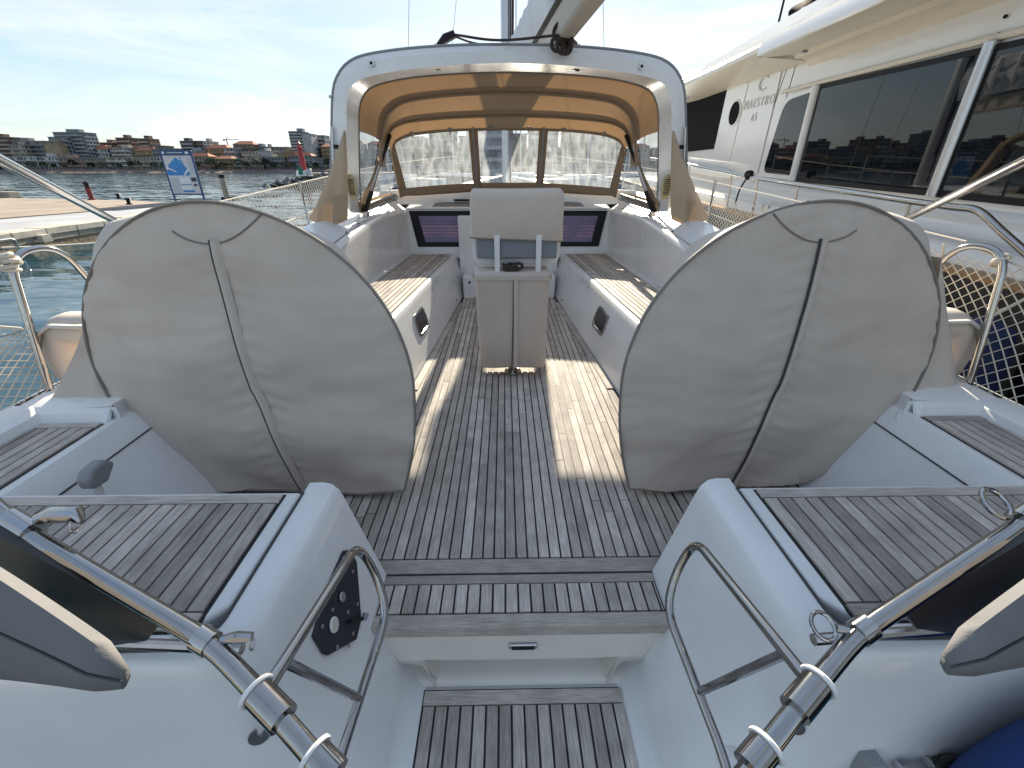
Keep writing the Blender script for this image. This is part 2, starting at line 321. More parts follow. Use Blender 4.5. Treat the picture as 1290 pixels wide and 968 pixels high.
# ------------------------------------------------------------------ water and quay bed (setting)
WZ = -0.8
def water_mat():
    m, nt, b = new_mat('harbour water'); N = nt.nodes.new; K = nt.links.new
    b.inputs['Base Color'].default_value = (0.010,0.046,0.068,1); b.inputs['Roughness'].default_value = 0.05; b.inputs['IOR'].default_value = 1.33
    t = N('ShaderNodeTexCoord'); acc = None
    for sc, kx, ky, rot in ((0.9,0.15,0.38,-8),(3.2,0.16,0.34,14),(0.22,0.04,0.10,5)):   # swell, wavelets and ripples as wave slopes
        mp_ = N('ShaderNodeMapping'); mp_.inputs['Scale'].default_value = (0.38*sc,1.15*sc,sc); mp_.inputs['Rotation'].default_value = (0,0,R(rot)); K(t.outputs['Object'], mp_.inputs['Vector'])
        n = N('ShaderNodeTexNoise'); n.inputs['Scale'].default_value = 1.0; n.inputs['Detail'].default_value = 3; n.inputs['Roughness'].default_value = 0.5; n.inputs['Distortion'].default_value = 0.5; K(mp_.outputs[0], n.inputs['Vector'])
        sb = N('ShaderNodeVectorMath'); sb.operation = 'SUBTRACT'; sb.inputs[1].default_value = (0.5,0.5,0.5); K(n.outputs['Color'], sb.inputs[0])
        ml = N('ShaderNodeVectorMath'); ml.operation = 'MULTIPLY'; ml.inputs[1].default_value = (kx,ky,0); K(sb.outputs[0], ml.inputs[0])
        if acc is None: acc = ml.outputs[0]
        else: ad = N('ShaderNodeVectorMath'); ad.operation = 'ADD'; K(acc, ad.inputs[0]); K(ml.outputs[0], ad.inputs[1]); acc = ad.outputs[0]
    up = N('ShaderNodeVectorMath'); up.operation = 'ADD'; up.inputs[1].default_value = (0,0,1); K(acc, up.inputs[0]); nm = N('ShaderNodeVectorMath'); nm.operation = 'NORMALIZE'; K(up.outputs[0], nm.inputs[0]); K(nm.outputs[0], b.inputs['Normal']); return m
M().add([(-3000,-1500,WZ),(3000,-1500,WZ),(3000,3500,WZ),(-3000,3500,WZ)], [(0,1,2,3)]).build('sea_water', water_mat(), kind='structure', smooth=False)

CURT = canvas_glow('beige side curtain canvas', 0.06); CURT.node_tree.nodes['Diffuse BSDF'].inputs[0].default_value = (0.45,0.36,0.26,1)
# ------------------------------------------------------------------ the sailing yacht whose cockpit we stand behind
Y = thing('sailing_yacht', 'white sailing yacht with teak cockpit, beige sprayhood and steel stern rails in the foreground', 'sailing yacht')
def pt(m, name, mt, parent=None, **k): return m.build(name, mt, parent or Y, **k)
SIDES = (-1, 1)

# hull and outer decks
def beam(y):
    return 2.24 if y < 6 else 2.24*(1-((y-6)/8.0)**2.0)
def sheer(y): return 0.47 + max(0, y-1.7)*0.062
for s in SIDES:
    ys = [0.52, 1.2, 2, 3, 4.5, 6, 7.5, 9, 10.5, 12, 13.2, 13.95]
    rings = [[(s*(beam(y)-0.13),y,WZ-0.3),(s*(beam(y)-0.03),y,-0.2),(s*beam(y),y,sheer(y)-0.06),(s*(beam(y)-0.02),y,sheer(y)-0.012),(s*(beam(y)-0.06),y,sheer(y))] for y in ys]
    pt(M().loft(rings), 'hull_side', GEL)
    pt(M().loft([[(s*(beam(y)-0.005),y,sheer(y)-0.02),(s*(beam(y)+0.022),y,sheer(y)-0.03),(s*(beam(y)+0.022),y,sheer(y)-0.075),(s*(beam(y)-0.005),y,sheer(y)-0.08)] for y in ys]), 'rubbing_strake', WOODR)
    # side deck forward of the helm seat
    ys2 = [1.64, 1.70, 2.3, 3, 4.2, 5, 6, 7.5, 9, 10.5, 12, 13.9]
    pt(M().loft([[(s*(1.72 if y < 2.2 else min(1.55, beam(y)*0.8)),y,sheer(y)+0.03*(y<9)),(s*(beam(y)-0.28 if y<11 else beam(y)*0.9),y,sheer(y)+0.02),(s*(beam(y)-0.10 if y<12 else beam(y)*0.95),y,sheer(y)+0.015),(s*(beam(y)-0.05),y,sheer(y)-0.002)] for y in ys2]), 'side_deck', GEL)
    pt(M().add([(s*1.70,1.642,-0.05),(s*2.18,1.642,-0.05),(s*2.18,1.642,sheer(1.64)+0.012),(s*1.70,1.642,sheer(1.64)+0.028)], [(0,1,2,3)]), 'deck_step', GEL)
    # helm seat moulding: main box aft plus the outboard strip, teak set into both
    top = 0.445
    pt(M().prism([(s*0.725,0.73),(s*0.82,0.63),(s*2.10,0.63),(s*2.17,1.2),(s*2.17,1.642),(s*2.02,1.642),(s*1.72,1.645),(s*1.70,1.150),(s*0.725,1.148)], top-0.06, top), 'seat_moulding', GEL, bevel=0.012, seg=3)
    # raised edge round the outboard side and the forward end of the strip
    pt(M().loft([[(s*1.985,y,top-0.01),(s*2.005,y,top+0.035),(s*2.05,y,top+0.055),(s*2.15,y,top+0.05),(s*2.19,y,top-0.02)] for y in (0.62,0.9,1.2,1.5,1.66)]), 'seat_coaming', GEL)
    pt(M().loft([[(s*x,1.598,top-0.01),(s*x,1.615,top-0.008+0.043*k),(s*x,1.65,top+0.055),(s*x,1.80,top+0.060)] for x, k in ((1.722,0),(1.727,0.6),(1.74,0.93),(1.76,1),(2.0,1),(2.1,1))]), 'seat_end_lip', GEL)
    main = [(s*0.775,0.662),(s*1.98,0.662),(s*1.98,1.125),(s*0.775,1.125)]
    tk = pt(M().prism(shrink([(s*0.768,0.655),(s*1.985,0.655),(s*1.985,1.132),(s*0.768,1.132)],0), top-0.003, top+0.001), 'seat_teak', CAULK, smooth=False)
    plank(tk, [(s*0.775,1.087),(s*1.98,1.087),(s*1.98,1.125),(s*0.775,1.125)], top+0.005, 'x')
    plank(tk, [(s*0.775,0.662),(s*1.98,0.662),(s*1.98,0.704),(s*0.775,0.704)], top+0.005, 'x')
    strips(tk, [(s*0.775,0.709),(s*1.98,0.709),(s*1.98,1.082),(s*0.775,1.082)], top+0.005, 'y', off=s*0.775)
    tk2 = pt(M().prism([(s*1.728,1.133),(s*1.985,1.133),(s*1.985,1.592),(s*1.728,1.592)], top-0.003, top+0.001), 'side_seat_teak', CAULK, smooth=False)
    plank(tk2, [(s*1.735,1.552),(s*1.98,1.552),(s*1.98,1.586),(s*1.735,1.586)], top+0.005, 'x')
    strips(tk2, [(s*1.735,1.13),(s*1.98,1.13),(s*1.98,1.547),(s*1.735,1.547)], top+0.005, 'y', off=s*1.735)
    # inner face of the helm recess (outboard), with a locker seam
    rec = []
    for y in (1.145,1.4,1.644,1.656,2.4):
        rec.append([(s*1.7215,y,top+(0.058 if y > 1.65 else 0.0)),(s*1.7225,y,top+0.0),(s*1.70,y,top-0.004),(s*1.675,y,top-0.03),(s*1.60,y,top-0.13),(s*1.42,y,0.03),(s*1.39,y,0.0)])
    pt(M().loft(rec), 'helm_recess_side', GEL)
    a, b = Vector((s*1.634,1.15,0.363)), Vector((s*1.634,1.9,0.363)); pt(M().tube([a, b], 0.0035, 6), 'locker_seam', SEAM)
    pt(M().add([(s*0.62,1.147,-0.02),(s*1.70,1.147,-0.02),(s*1.70,1.147,top-0.02),(s*0.72,1.147,top-0.02)], [(0,1,2,3)]), 'seat_front', GEL)
    # walk-through side box, turning the corner into the stern face: one moulding
    PW = [(0,0.4455),(0.045,0.447),(0.072,0.440),(0.094,0.415),(0.110,0.36),(0.205,-0.012),(0.292,-0.25),(0.312,-0.29),(0.365,-0.313)]
    PS = [(0,0.4455),(0.012,0.446),(0.026,0.437),(0.036,0.415),(0.043,0.36),(0.080,0.10),(0.14,-0.15),(0.18,-0.40),(0.20,-1.0)]
    path = [((0.7165,y),(-1,0),0.0) for y in (1.192,1.188,1.05,0.9,0.78)]
    for k in range(9):
        th_ = R(180+90*k/8); path.append(((0.7965+0.08*math.cos(th_),0.698+0.08*math.sin(th_)),(math.cos(th_),math.sin(th_)),k/8))
    path += [((x,0.618+dy),(0,-1),1.0) for x, dy in ((1.0,0),(1.5,0.01),(1.85,0.03))] + [((2.02,0.07),(0.5,-0.86),1.0) if False else ((2.02,0.66),(0.5,-0.86),1.0),((2.09,0.74),(0.95,-0.3),1.0)]
    rings = []
    for (bx_,by_),(nx_,ny_),t in path:
        t = t*t*(3-2*t); rings.append([(s*(bx_+nx_*(w_[0]*(1-t)+q_[0]*t)), by_+ny_*(w_[0]*(1-t)+q_[0]*t), w_[1]*(1-t)+q_[1]*t) for w_, q_ in zip(PW,PS)])
    pt(M().loft(rings), 'transom_moulding', GEL, angle=60)
    pt(M().tube([(s*0.7165,1.14,0.4465)]+[(s*(bx_),by_,0.4465) for (bx_,by_),n_,t in path[2:-2]], 0.0042, 6), 'lid_groove', SEAM)
    if s < 0: TM = [(Vector(q)) for r_ in rings for q in r_]; TMN = len(rings[0]); TMR = len(rings)

# cockpit sole
pt(M().prism([(-1.45,1.15),(-0.6,1.15),(-0.6,1.18),(0.6,1.18),(0.6,1.15),(1.45,1.15),(1.45,2.8),(0.8,2.8),(0.62,5.7),(-0.62,5.7),(-0.8,2.8),(-1.45,2.8)], -0.06, -0.004), 'sole_bed', CAULK, smooth=False)
sole = pt(M().prism([(-0.55,1.183),(0.55,1.183),(0.55,5.2),(-0.55,5.2)], -0.0045, -0.0025), 'cockpit_sole', CAULK, smooth=False)
def sidex(y): return 0.722 - (y-2.8)*0.0645            # foot of the bench front
half = [(0,1.262),(0.6,1.262),(0.6,1.155),(0.78,1.155),(0.78,1.9),(sidex(1.9)-0.0,1.9),(sidex(4.74)-0.06,4.74),(0,4.74)]
ln = (sidex(2.0)-0.058, 2.0), (sidex(4.74)-0.058, 4.74)
lx, ly = ln[1][1]-ln[0][1], -(ln[1][0]-ln[0][0]); ll = math.hypot(lx, ly); HPR = (lx/ll, ly/ll, (lx*ln[0][0]+ly*ln[0][1])/ll)
k = -34
while k < 34:
    a, b = k*PITCHP+GAP/2-0.012, (k+1)*PITCHP-GAP/2-0.012; k += 1
    mid = (a+b)/2; am = abs(mid)
    if am > 1.40: continue
    y0 = 1.262 if am < 0.60 else 1.158
    if am > 0.745:
        pieces = [(y0, 2.74)]; hps = []
    else:
        pieces = [(y0, 4.738)]; hps = [HPR, (-HPR[0], HPR[1], HPR[2])]
    c = random.choice([1.55,1.75,1.95,2.15,2.35,2.6,2.85]) + random.uniform(-.08,.08); q = []
    cuts = [y0, c] + ([c+random.uniform(0.8,1.3)] if am < 0.7 else []) + [pieces[0][1]]
    for c0, c1 in zip(cuts, cuts[1:]):
        if c1-c0 < 0.1: continue
        plank(sole, clip([(a,c0+0.002),(b,c0+0.002),(b,c1-0.002),(a,c1-0.002)], hps), 0.0)
for s in SIDES:                                        # margin planks along the benches, two lengths with butts
    cc = [1.9, 2.76, 3.5, 4.3, 5.0]
    for c0, c1 in zip(cc[1:], cc[2:]):
        plank(sole, [(s*(sidex(c0)-0.053),c0+0.002),(s*(sidex(c0)-0.004),c0+0.002),(s*(sidex(c1)-0.004),c1-0.002),(s*(sidex(c1)-0.053),c1-0.002)], 0.0)
plank(sole, [(-0.52,4.743),(0.52,4.743),(0.52,4.788),(-0.52,4.788)], 0.0, 'x')
strips(sole, [(-0.56,4.793),(0.56,4.793),(0.54,5.22),(-0.54,5.22)], 0.0, 'y', off=-0.012)
plank(sole, [(-0.56,1.193),(0.56,1.193),(0.59,1.257),(-0.59,1.257)], 0.0, 'x')
# removable step board, one finger lower
step = pt(M().prism([(-0.515,0.99),(0.515,0.99),(0.515,1.186),(-0.515,1.186)], -0.05, -0.009), 'step_board', CAULK, smooth=False)
plank(step, [(-0.508,1.147),(0.508,1.147),(0.512,1.184),(-0.512,1.184)], -0.004, 'x')
M().prism([(-0.519,0.970),(0.519,0.970),(0.519,1.021),(-0.519,1.021)], -0.05, 0.0005).build('plank', TEAKX, step, smooth=True, bevel=0.004)
strips(step, [(-0.505,1.027),(0.505,1.027),(0.505,1.142),(-0.505,1.142)], -0.004, 'y', off=-0.010, pitch=0.0462)
# drawer under the step, toe recess and platform
pt(M().ext([(-0.505,0.985,-0.055),(0.505,0.985,-0.055),(0.445,0.978,-0.19),(-0.445,0.978,-0.19)], (0,0.03,0)), 'step_drawer', GELW, bevel=0.003)
dh = pt(M().box((0.005,0.976,-0.115),(0.10,0.012,0.026)), 'drawer_pull', STEELB, bevel=0.008, seg=4)
pt(M().box((0.005,0.968,-0.114),(0.08,0.008,0.014)), 'pull_plate', BLACK, dh, bevel=0.004)
pt(M().loft([[(x,1.08,-0.02),(x,1.062,-0.10),(x,1.05,-0.26),(x,1.035,-0.285),(x,1.0,-0.294),(x,0.978,-0.297),(x,0.966,-0.303),(x,0.955,-0.312)] for x in (-0.52,0.52)]), 'toe_recess', GELW)
for s in SIDES:
    pt(M().loft([[(s*x0,y,-0.188) for x0 in (0.44,0.36)]+[(s*x1,y,zz) for x1, zz in ((0.345,-0.2),(0.325,-0.27),(0.31,-0.296))] for y in (0.972,1.06)]+[[(s*0.44,0.97,-0.19),(s*0.36,0.965,-0.195),(s*0.345,0.96,-0.21),(s*0.33,0.955,-0.28),(s*0.31,0.95,-0.312)]]), 'recess_cheek', GELW)
pt(M().prism([(-0.62,0.10),(0.62,0.10),(0.62,0.99),(-0.62,0.99)], -0.40, -0.316), 'platform', GEL)
plat = pt(M().prism([(-0.358,0.2),(0.371,0.2),(0.371,0.944),(-0.358,0.944)], -0.32, -0.311), 'platform_teak', CAULK, smooth=False)
plank(plat, [(-0.351,0.890),(0.364,0.890),(0.364,0.937),(-0.351,0.937)], -0.307, 'x')
strips(plat, [(-0.351,0.21),(0.364,0.21),(0.364,0.885),(-0.351,0.885)], -0.307, 'y', off=-0.3515)
lid = pt(M().disc((0.005,0.668,-0.308),(0,0,1),0.035,0.008,24), 'deck_filler', STEEL, bevel=0.002)
pt(M().disc((0.005,0.668,-0.3),(0,0,1),0.022,0.002,20), 'filler_key', STEELB, lid)

# cockpit benches and coamings
CO = [  # y, crease x, inner edge x,z, outer x,z, side x,z
 (2.25,1.37,1.345,0.79,1.60,0.86,1.76,0.52),(2.75,1.36,1.335,0.815,1.61,0.90,1.77,0.55),(3.3,1.35,1.325,0.848,1.62,0.95,1.78,0.60),(3.85,1.335,1.325,0.905,1.64,1.005,1.80,0.64),
 (4.2,1.32,1.325,0.935,1.66,1.06,1.82,0.67),(4.6,1.295,1.32,0.963,1.65,1.09,1.83,0.70),(5.0,1.27,1.31,0.975,1.64,1.12,1.85,0.73),(5.4,1.245,1.28,0.972,1.62,1.145,1.85,0.76),(5.76,1.22,1.25,0.965,1.60,1.16,1.85,0.78)]
for s in SIDES:
    rings = []
    for y, cx, ex, ez, ox, oz, sx, sz in CO:
        rings.append([(s*cx,y,0.43),(s*(cx*0.5+ex*0.5),y,(0.43+ez)/2),(s*(ex-0.004),y,ez-0.05),(s*ex,y,ez-0.016),(s*(ex+0.012),y,ez-0.002),(s*(ex+0.03),y,ez+0.006),(s*(ex*0.5+ox*0.5),y,ez*0.45+oz*0.55),(s*(ox-0.06),y,oz-0.004),(s*ox,y,oz),(s*(ox+0.05),y,oz-0.04),(s*sx,y,sz-0.05)])
    pt(M().loft(rings, caps=False), 'coaming', GEL)
    e0 = CO[0]; pt(M().add([(s*e0[1],2.25,0.0),(s*e0[2],2.25,e0[3]),(s*e0[4],2.25,e0[5]),(s*e0[6],2.25,e0[7]-0.1),(s*1.76,2.25,0.0)], [(0,1,2,3,4)]), 'coaming_end', GEL)
    pt(M().tube([Vector((s*(c[2]+0.045),c[0],c[3]+0.014)) for c in CO], 0.005, 6), 'coaming_track', STEELB)
    for y_ in (3.6, 4.3, 4.95, 5.5):
        c0 = min(CO, key=lambda c: abs(c[0]-y_)); pt(M().ball((s*(c0[2]+0.05),c0[0]+0.02,c0[3]+0.018), 0.010, 8, 6), 'deck_screw', BLACK)
    # bench: foot inboard, top edge, crease
    BY = [2.62, 3.0, 3.6, 4.2, 4.8, 5.3, 5.62]
    def btop(y): return 0.838 - (y-3.0)*0.0705
    def ftx(y): return 0.724 - (y-2.8)*0.0645
    rings = [[(s*ftx(y),y,-0.01),(s*(ftx(y)*0.35+btop(y)*0.65),y,0.30),(s*(btop(y)-0.006),y,0.40),(s*(btop(y)+0.004),y,0.432),(s*(btop(y)+0.022),y,0.446),(s*(btop(y)+0.05),y,0.449),(s*1.4,y,0.449)] for y in BY]
    rings.insert(0, [(s*(ftx(2.6)+0.16),2.58,-0.01),(s*(btop(2.6)+0.10),2.58,0.30),(s*(btop(2.6)+0.07),2.58,0.40),(s*(btop(2.6)+0.07),2.58,0.43),(s*(btop(2.6)+0.08),2.58,0.44),(s*(btop(2.6)+0.1),2.58,0.44),(s*1.4,2.58,0.44)])
    pt(M().loft(rings), 'bench', GEL)
    pt(M().add([(s*(ftx(2.6)+0.16),2.58,-0.01),(s*(btop(2.6)+0.07),2.58,0.44),(s*1.40,2.58,0.44),(s*1.40,2.58,-0.01)], [(0,1,2,3)]), 'bench_end', GEL)
    def bin_(y): return btop(y)+0.055
    def bout(y): return 1.315 - (y-3.0)*0.043
    bt = pt(M().ext([(s*(bin_(2.66)),2.66,0.446),(s*bout(2.66),2.66,0.446),(s*bout(5.56),5.56,0.446),(s*bin_(5.56),5.56,0.446)], (0,0,0.0055)), 'bench_teak', CAULK, smooth=False)
    NB = 10
    def bx(t, y): return s*(bin_(y)+(bout(y)-bin_(y))*t)
    for i in range(NB):
        t0, t1 = i/NB+0.0085, (i+1)/NB-0.0085
        c = random.uniform(3.0, 4.9); cuts = [2.67, c, 5.55] if random.random() < .6 else [2.67, 5.55]
        for c0, c1 in zip(cuts, cuts[1:]):
            plank(bt, [(bx(t0,c0),c0+.002),(bx(t1,c0),c0+.002),(bx(t1,c1),c1-.002),(bx(t0,c1),c1-.002)], 0.455)
    pt(M().box((s*1.335,3.75,0.47),(0.02,1.5,0.03)), 'bench_fiddle', GEL, bevel=0.006)
    # smoked portlight on the bench front
    p0 = Vector((s*ftx(3.45),3.45,0)); nrm = Vector((-(0.40), -0.0645*0.4, -(btop(3.45)-ftx(3.45)))); nrm = Vector((-s, -0.066, 0.2726)).normalized()
    pc = Vector((s*(ftx(3.5)+0.0735),3.50,0.262)); tY = Vector((-0.066*s,1,0)).normalized(); tZ = nrm.cross(tY).normalized()
    if tZ.z < 0: tZ = -tZ
    def rrect(hw, hh, r, off, n=5):
        res = []
        for cx_, cy_, a0 in ((hw-r,hh-r,0),(-hw+r,hh-r,90),(-hw+r,-hh+r,180),(hw-r,-hh+r,270)):
            for j in range(n+1):
                a = R(a0+90*j/n); res.append(pc + tY*(cx_+r*math.cos(a)) + tZ*(cy_+r*math.sin(a)) + nrm*off)
        return res
    fr = pt(M().loft([rrect(0.165,0.092,0.05,0.002), rrect(0.165,0.092,0.05,0.012), rrect(0.145,0.074,0.04,0.014), rrect(0.138,0.068,0.036,0.004)], True), 'portlight', STEEL)
    pt(M().ext(rrect(0.140,0.070,0.037,0.004), nrm*0.003), 'pane', PORTG, fr, smooth=False)
    for y_, z_ in ((4.15,0.385),(4.4,0.375),(4.9,0.06)):
        pt(M().ball((s*(ftx(y_)+0.29*z_-0.003),y_,z_), 0.009, 8, 6), 'snap_stud', STEEL if z_ > .1 else BLACK)

# companionway bulkhead, windows with louvred blinds
BW = []
pt(M().ext([(-1.30,5.64,0.40),(1.30,5.64,0.40),(1.27,5.78,0.955),(-1.27,5.78,0.955)], (0,0.06,0)), 'bulkhead', GEL)
for s in SIDES:
    def bp(x, f, off): return Vector((s*x, 5.64+0.14*(f-0.0)-0.002-off, 0.40+0.555*f))
    fl = [(1.225,0.975),(0.46,0.975),(0.47,0.235),(1.13,0.235)]
    fr = pt(M().ext([bp(x,f,0.0) for x, f in fl], (0,-0.012,0)), 'cabin_window', BLACK, bevel=0.004)
    fl2 = [(1.11,0.87),(0.545,0.87),(0.55,0.335),(1.035,0.335)]
    pt(M().ext([bp(x,f,0.0125) for x, f in fl2], (0,-0.002,0)), 'pane', PURP, fr, smooth=False)
    for i in range(7):
        f0 = 0.37+i*0.066; xo = 1.05+i*0.0095-0.02; 
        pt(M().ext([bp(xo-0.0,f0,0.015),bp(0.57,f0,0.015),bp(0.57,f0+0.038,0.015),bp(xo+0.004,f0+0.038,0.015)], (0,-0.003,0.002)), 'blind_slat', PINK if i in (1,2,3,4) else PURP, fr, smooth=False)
# companionway step box and dark doorway
pt(M().box((0,5.42,0.125),(1.10,0.42,0.27)), 'companionway_step', GEL, bevel=0.015, seg=3)
pt(M().box((0,5.60,0.45),(1.22,0.10,0.9)), 'companionway_frame', GEL, bevel=0.01)
pt(M().box((0,5.545,0.62),(0.62,0.02,0.64)), 'companionway_door', GLASS, bevel=0.004)
pt(M().disc((-0.47,5.208,0.19),(0,-1,0),0.014,0.006), 'step_socket', BLACK)
pt(M().disc((0.47,5.208,0.19),(0,-1,0),0.014,0.006), 'step_socket', BLACK)
# coachroof shelf, hatch gap, breakwater and roof
pt(M().ext([(-1.26,5.77,0.958),(1.26,5.77,0.958),(1.22,6.12,1.025),(-1.22,6.12,1.025)], (0,0,0.012)), 'coachroof_shelf', GEL, bevel=0.006)
pt(M().ext([(-0.95,5.83,0.9765),(0.95,5.83,0.9765),(0.92,6.05,1.018),(-0.92,6.05,1.018)], (0,0,0.006)), 'sliding_hatch', mat('smoked hatch acrylic', (0.10,0.095,0.10), 0.18), bevel=0.003)
pt(M().box((0,6.10,1.037),(1.9,0.03,0.034)), 'hatch_gap', BLACK)
rings = []
for i in range(25):
    t = -1+2*i/24; x = 1.52*t; y = 6.16-0.55*abs(t)**2.6; z0 = 1.03+0.06*abs(t)**2; z1 = 1.185-0.01*abs(t)
    rings.append([(x,y-0.012,z0-0.06),(x,y,z0),(x,y+0.01,z1-0.02),(x,y+0.02,z1-0.005),(x,y+0.05,z1),(x*0.98,y+0.3,z1-0.005)])
pt(M().loft(rings), 'breakwater', GEL)
pt(M().loft([[(x,y,1.155 - 0.12*(abs(x)/1.6)**4 - max(0,(y-8))*0.05) for x in (-1.6,-1.5,-1.2,-0.6,0,0.6,1.2,1.5,1.6)] for y in (6.2,7,8,9,10.2)] ), 'coachroof', GEL)
for s in SIDES: pt(M().loft([[(s*1.6,y,1.04-max(0,(y-8))*0.05),(s*1.72,y,sheer(y)-.05)] for y in (5.7,7,8,9,10.2)]), 'coachroof_side', GEL)
pt(M().loft([[(x,10.2,1.045-0.12*(abs(x)/1.6)**4),(x*.8,11.6,sheer(11.6)-0.02)] for x in (-1.6,-1.2,-0.6,0,0.6,1.2,1.6)]), 'coachroof_front', GEL)

# sprayhood arch (rigid, moulded)
def zp(lst, y): return [at(400+a/2.6875, b/2.6875, y=y) for a, b in lst]
C_out = [(33,640),(33,560),(35,420),(38,320),(50,265),(85,215),(150,185),(300,163),(480,152),(640,150)]
C_in1 = [(104,720),(92,600),(88,500),(88,420),(88,350),(100,300),(130,272),(180,256),(300,235),(480,219),(640,213)]
C_in2 = [(140,722),(134,640),(131,540),(130,450),(131,370),(150,315),(190,287),(300,262),(480,247),(640,243)]
def arch_curve(lst, y, n=44):
    p = zp(lst, y); off = p[-1].x
    p = [Vector((q.x-off, q.y, q.z)) for q in p]
    p = resample(smooth_path(p, 6), n); return p
def full(p): return p + [mir(q) for q in p[:-1][::-1]]
AY = 4.2
o1, i1, i2 = arch_curve(C_out, AY), arch_curve(C_in1, AY), arch_curve(C_in2, AY)
def scaled(p, k, dy): return [Vector((q.x*k, q.y+dy, 1.0+(q.z-1.0)*k)) for q in p]
i2f = [Vector((q.x, AY+0.30, q.z)) for q in arch_curve(C_in2, AY+0.30)]
rings = [full(x) for x in (scaled(o1,0.995,0.42), scaled(o1,1.0,0.30), scaled(o1,1.0,0.06), scaled(o1,0.994,0.015), scaled(o1,0.972,0.010), scaled(o1,0.966,0.0), [a.lerp(b,0.5) for a,b in zip(scaled(o1,0.97,0),i1)], i1, [a.lerp(b,0.12)+Vector((0,0.0,0)) for a,b in zip(i1,i2f)], [a.lerp(b,0.9) for a,b in zip(i1,i2f)], i2f, [Vector((q.x*1.02,q.y+0.12,1+(q.z-1)*1.02)) for q in i2f])]
arch = pt(M().loft(rings), 'sprayhood_arch', GEL, angle=50)
pt(M().tube(full(scaled(o1,1.004,0.04)), 0.012, 8), 'arch_rim', GREYP)
pt(M().tube([Vector((q.x*1.005,q.y+0.02,1+(q.z-1)*1.004)) for q in full(i2f)], 0.013, 8), 'bolt_rope', PIPE)
for px, py in ((468,80),(808,84)): 
    q = at(px, py, y=AY-0.004); sp = pt(M().disc(q,(0,-1,0),0.022,0.012,18), 'arch_light', STEELB); pt(M().disc(q+Vector((0,-0.012,0)),(0,-1,0),0.012,0.004,14), 'lens', BLACK, sp)
for px, py in ((552,87.5),(727,89)):
    q = at(px, py, y=AY+0.12); sp = pt(M().ball(q+Vector((0,0,0.012)),(0.05,0.04,0.016),18,8), 'arch_lamp', STEELB); pt(M().ball(q+Vector((0,-0.006,0.006)),(0.03,0.025,0.014),16,8), 'lens', BLACK, sp)
for s in SIDES:
    q = at(443.5,236,y=AY-0.003); q.x = s*abs(q.x)
    g = pt(M().ball(q,(0.045,0.014,0.105),18,10), 'speaker_grille', LEATH)
    for k in range(9): pt(M().box(q+Vector((s*0.0,-0.0135,-0.06+0.015*k)),(0.05,0.004,0.006)), 'grille_slot', BLACK, g)
    a0 = at(418,160,y=AY-0.012); a1 = at(420,205,y=AY-0.012)
    for p in (a0, a1): p.x = s*abs(p.x)
    tr = pt(M().tube([a0,a1],0.012,8), 'arch_track', STEELB); pt(M().box(a0.lerp(a1,0.55)+Vector((-s*0.03,0,0)),(0.035,0.03,0.03)), 'track_slide', BLACK, tr, bevel=0.006)
    pt(M().ball((s*abs(at(416,123,y=AY).x),AY-0.002,at(416,122,y=AY).z),0.012,10,6), 'arch_screw', STEELB)

# sprayhood canvas: roof, front frame, side panels, clear vinyl
H1 = [(206,560),(207,500),(211,450),(219,405),(240,370),(290,338),(400,321),(520,312),(640,310)]
H2 = [(218,560),(222,500),(229,462),(242,436),(265,420),(310,407),(410,397),(520,391),(640,389)]
WT = [(245,520),(250,496),(258,480),(285,465),(320,455),(380,447),(440,442),(520,439),(640,437)]
def hoop(lst, yc, yside, n=40):
    p = []
    for a, b in lst:
        t = min(1, abs(a-640)/400.0); p.append(at(400+a/2.6875, b/2.6875, y=yc+(yside-yc)*t**2))
    off = p[-1].x; p = [Vector((q.x-off,q.y,q.z)) for q in p]; return resample(smooth_path(p,5), n)
h1 = hoop(H1, 5.05, 5.0); h2 = hoop(H2, 5.62, 5.45); wt = hoop(WT, 5.85, 5.52)
edge = [q for q in i2f if q.z > 1.66]; edge = resample(edge, 40)
h1c = resample([q for q in h1 if q.z > 1.62], 40); h2c = resample([q for q in h2 if q.z > 1.60], 40); wtc = resample([q for q in wt if q.z > 1.60], 40)
def roofrow(a, b, t, sag): return [p.lerp(q,t)+Vector((0,0,-sag*math.sin(math.pi*t))) for p, q in zip(a,b)]
rows = [full(edge)] + [full(roofrow(edge,h1c,t,-0.012)) for t in (.25,.5,.75)] + [full(h1c)] + [full(roofrow(h1c,h2c,t,-0.01)) for t in (.33,.66)] + [full(h2c)]
rows += [full(roofrow(h2c,wtc,.5,-0.0)), full(wtc)]
hood = pt(M().loft(rows), 'sprayhood_canopy', CANV, angle=80)
pt(M().tube([q*1.0+Vector((0,0,-0.014)) for q in full(h1)], 0.016, 8), 'hoop_pocket', CANB)
pt(M().tube([q+Vector((0,0.0,-0.012)) for q in full(h2)], 0.015, 8), 'hoop_pocket', CANB)
for ra, rb in ((edge,h1c),(h1c,h2c)):
    pt(M().loft([[q+Vector((0,0,-0.005)) for q in full(roofrow(ra,rb,t,-0.011))] for t in (0.78,0.86,0.93,1.0)]), 'seam_band', CANB, hood)
WB = [(270,650),(285,641),(330,636),(400,630),(460,626),(525,622),(580,621),(640,621)]
wb = []
for a, b in WB:
    t = min(1, abs(a-640)/370.0); wb.append(at(400+a/2.6875, b/2.6875, y=6.13-0.47*t**2))
off = wb[-1].x; wb = resample(smooth_path([Vector((q.x-off,q.y,q.z)) for q in wb],5),40); wtf = resample([q for q in wt if q.z > 1.55], 40)
TOP, BOT = full(wtf), full(wb); NT = len(TOP)
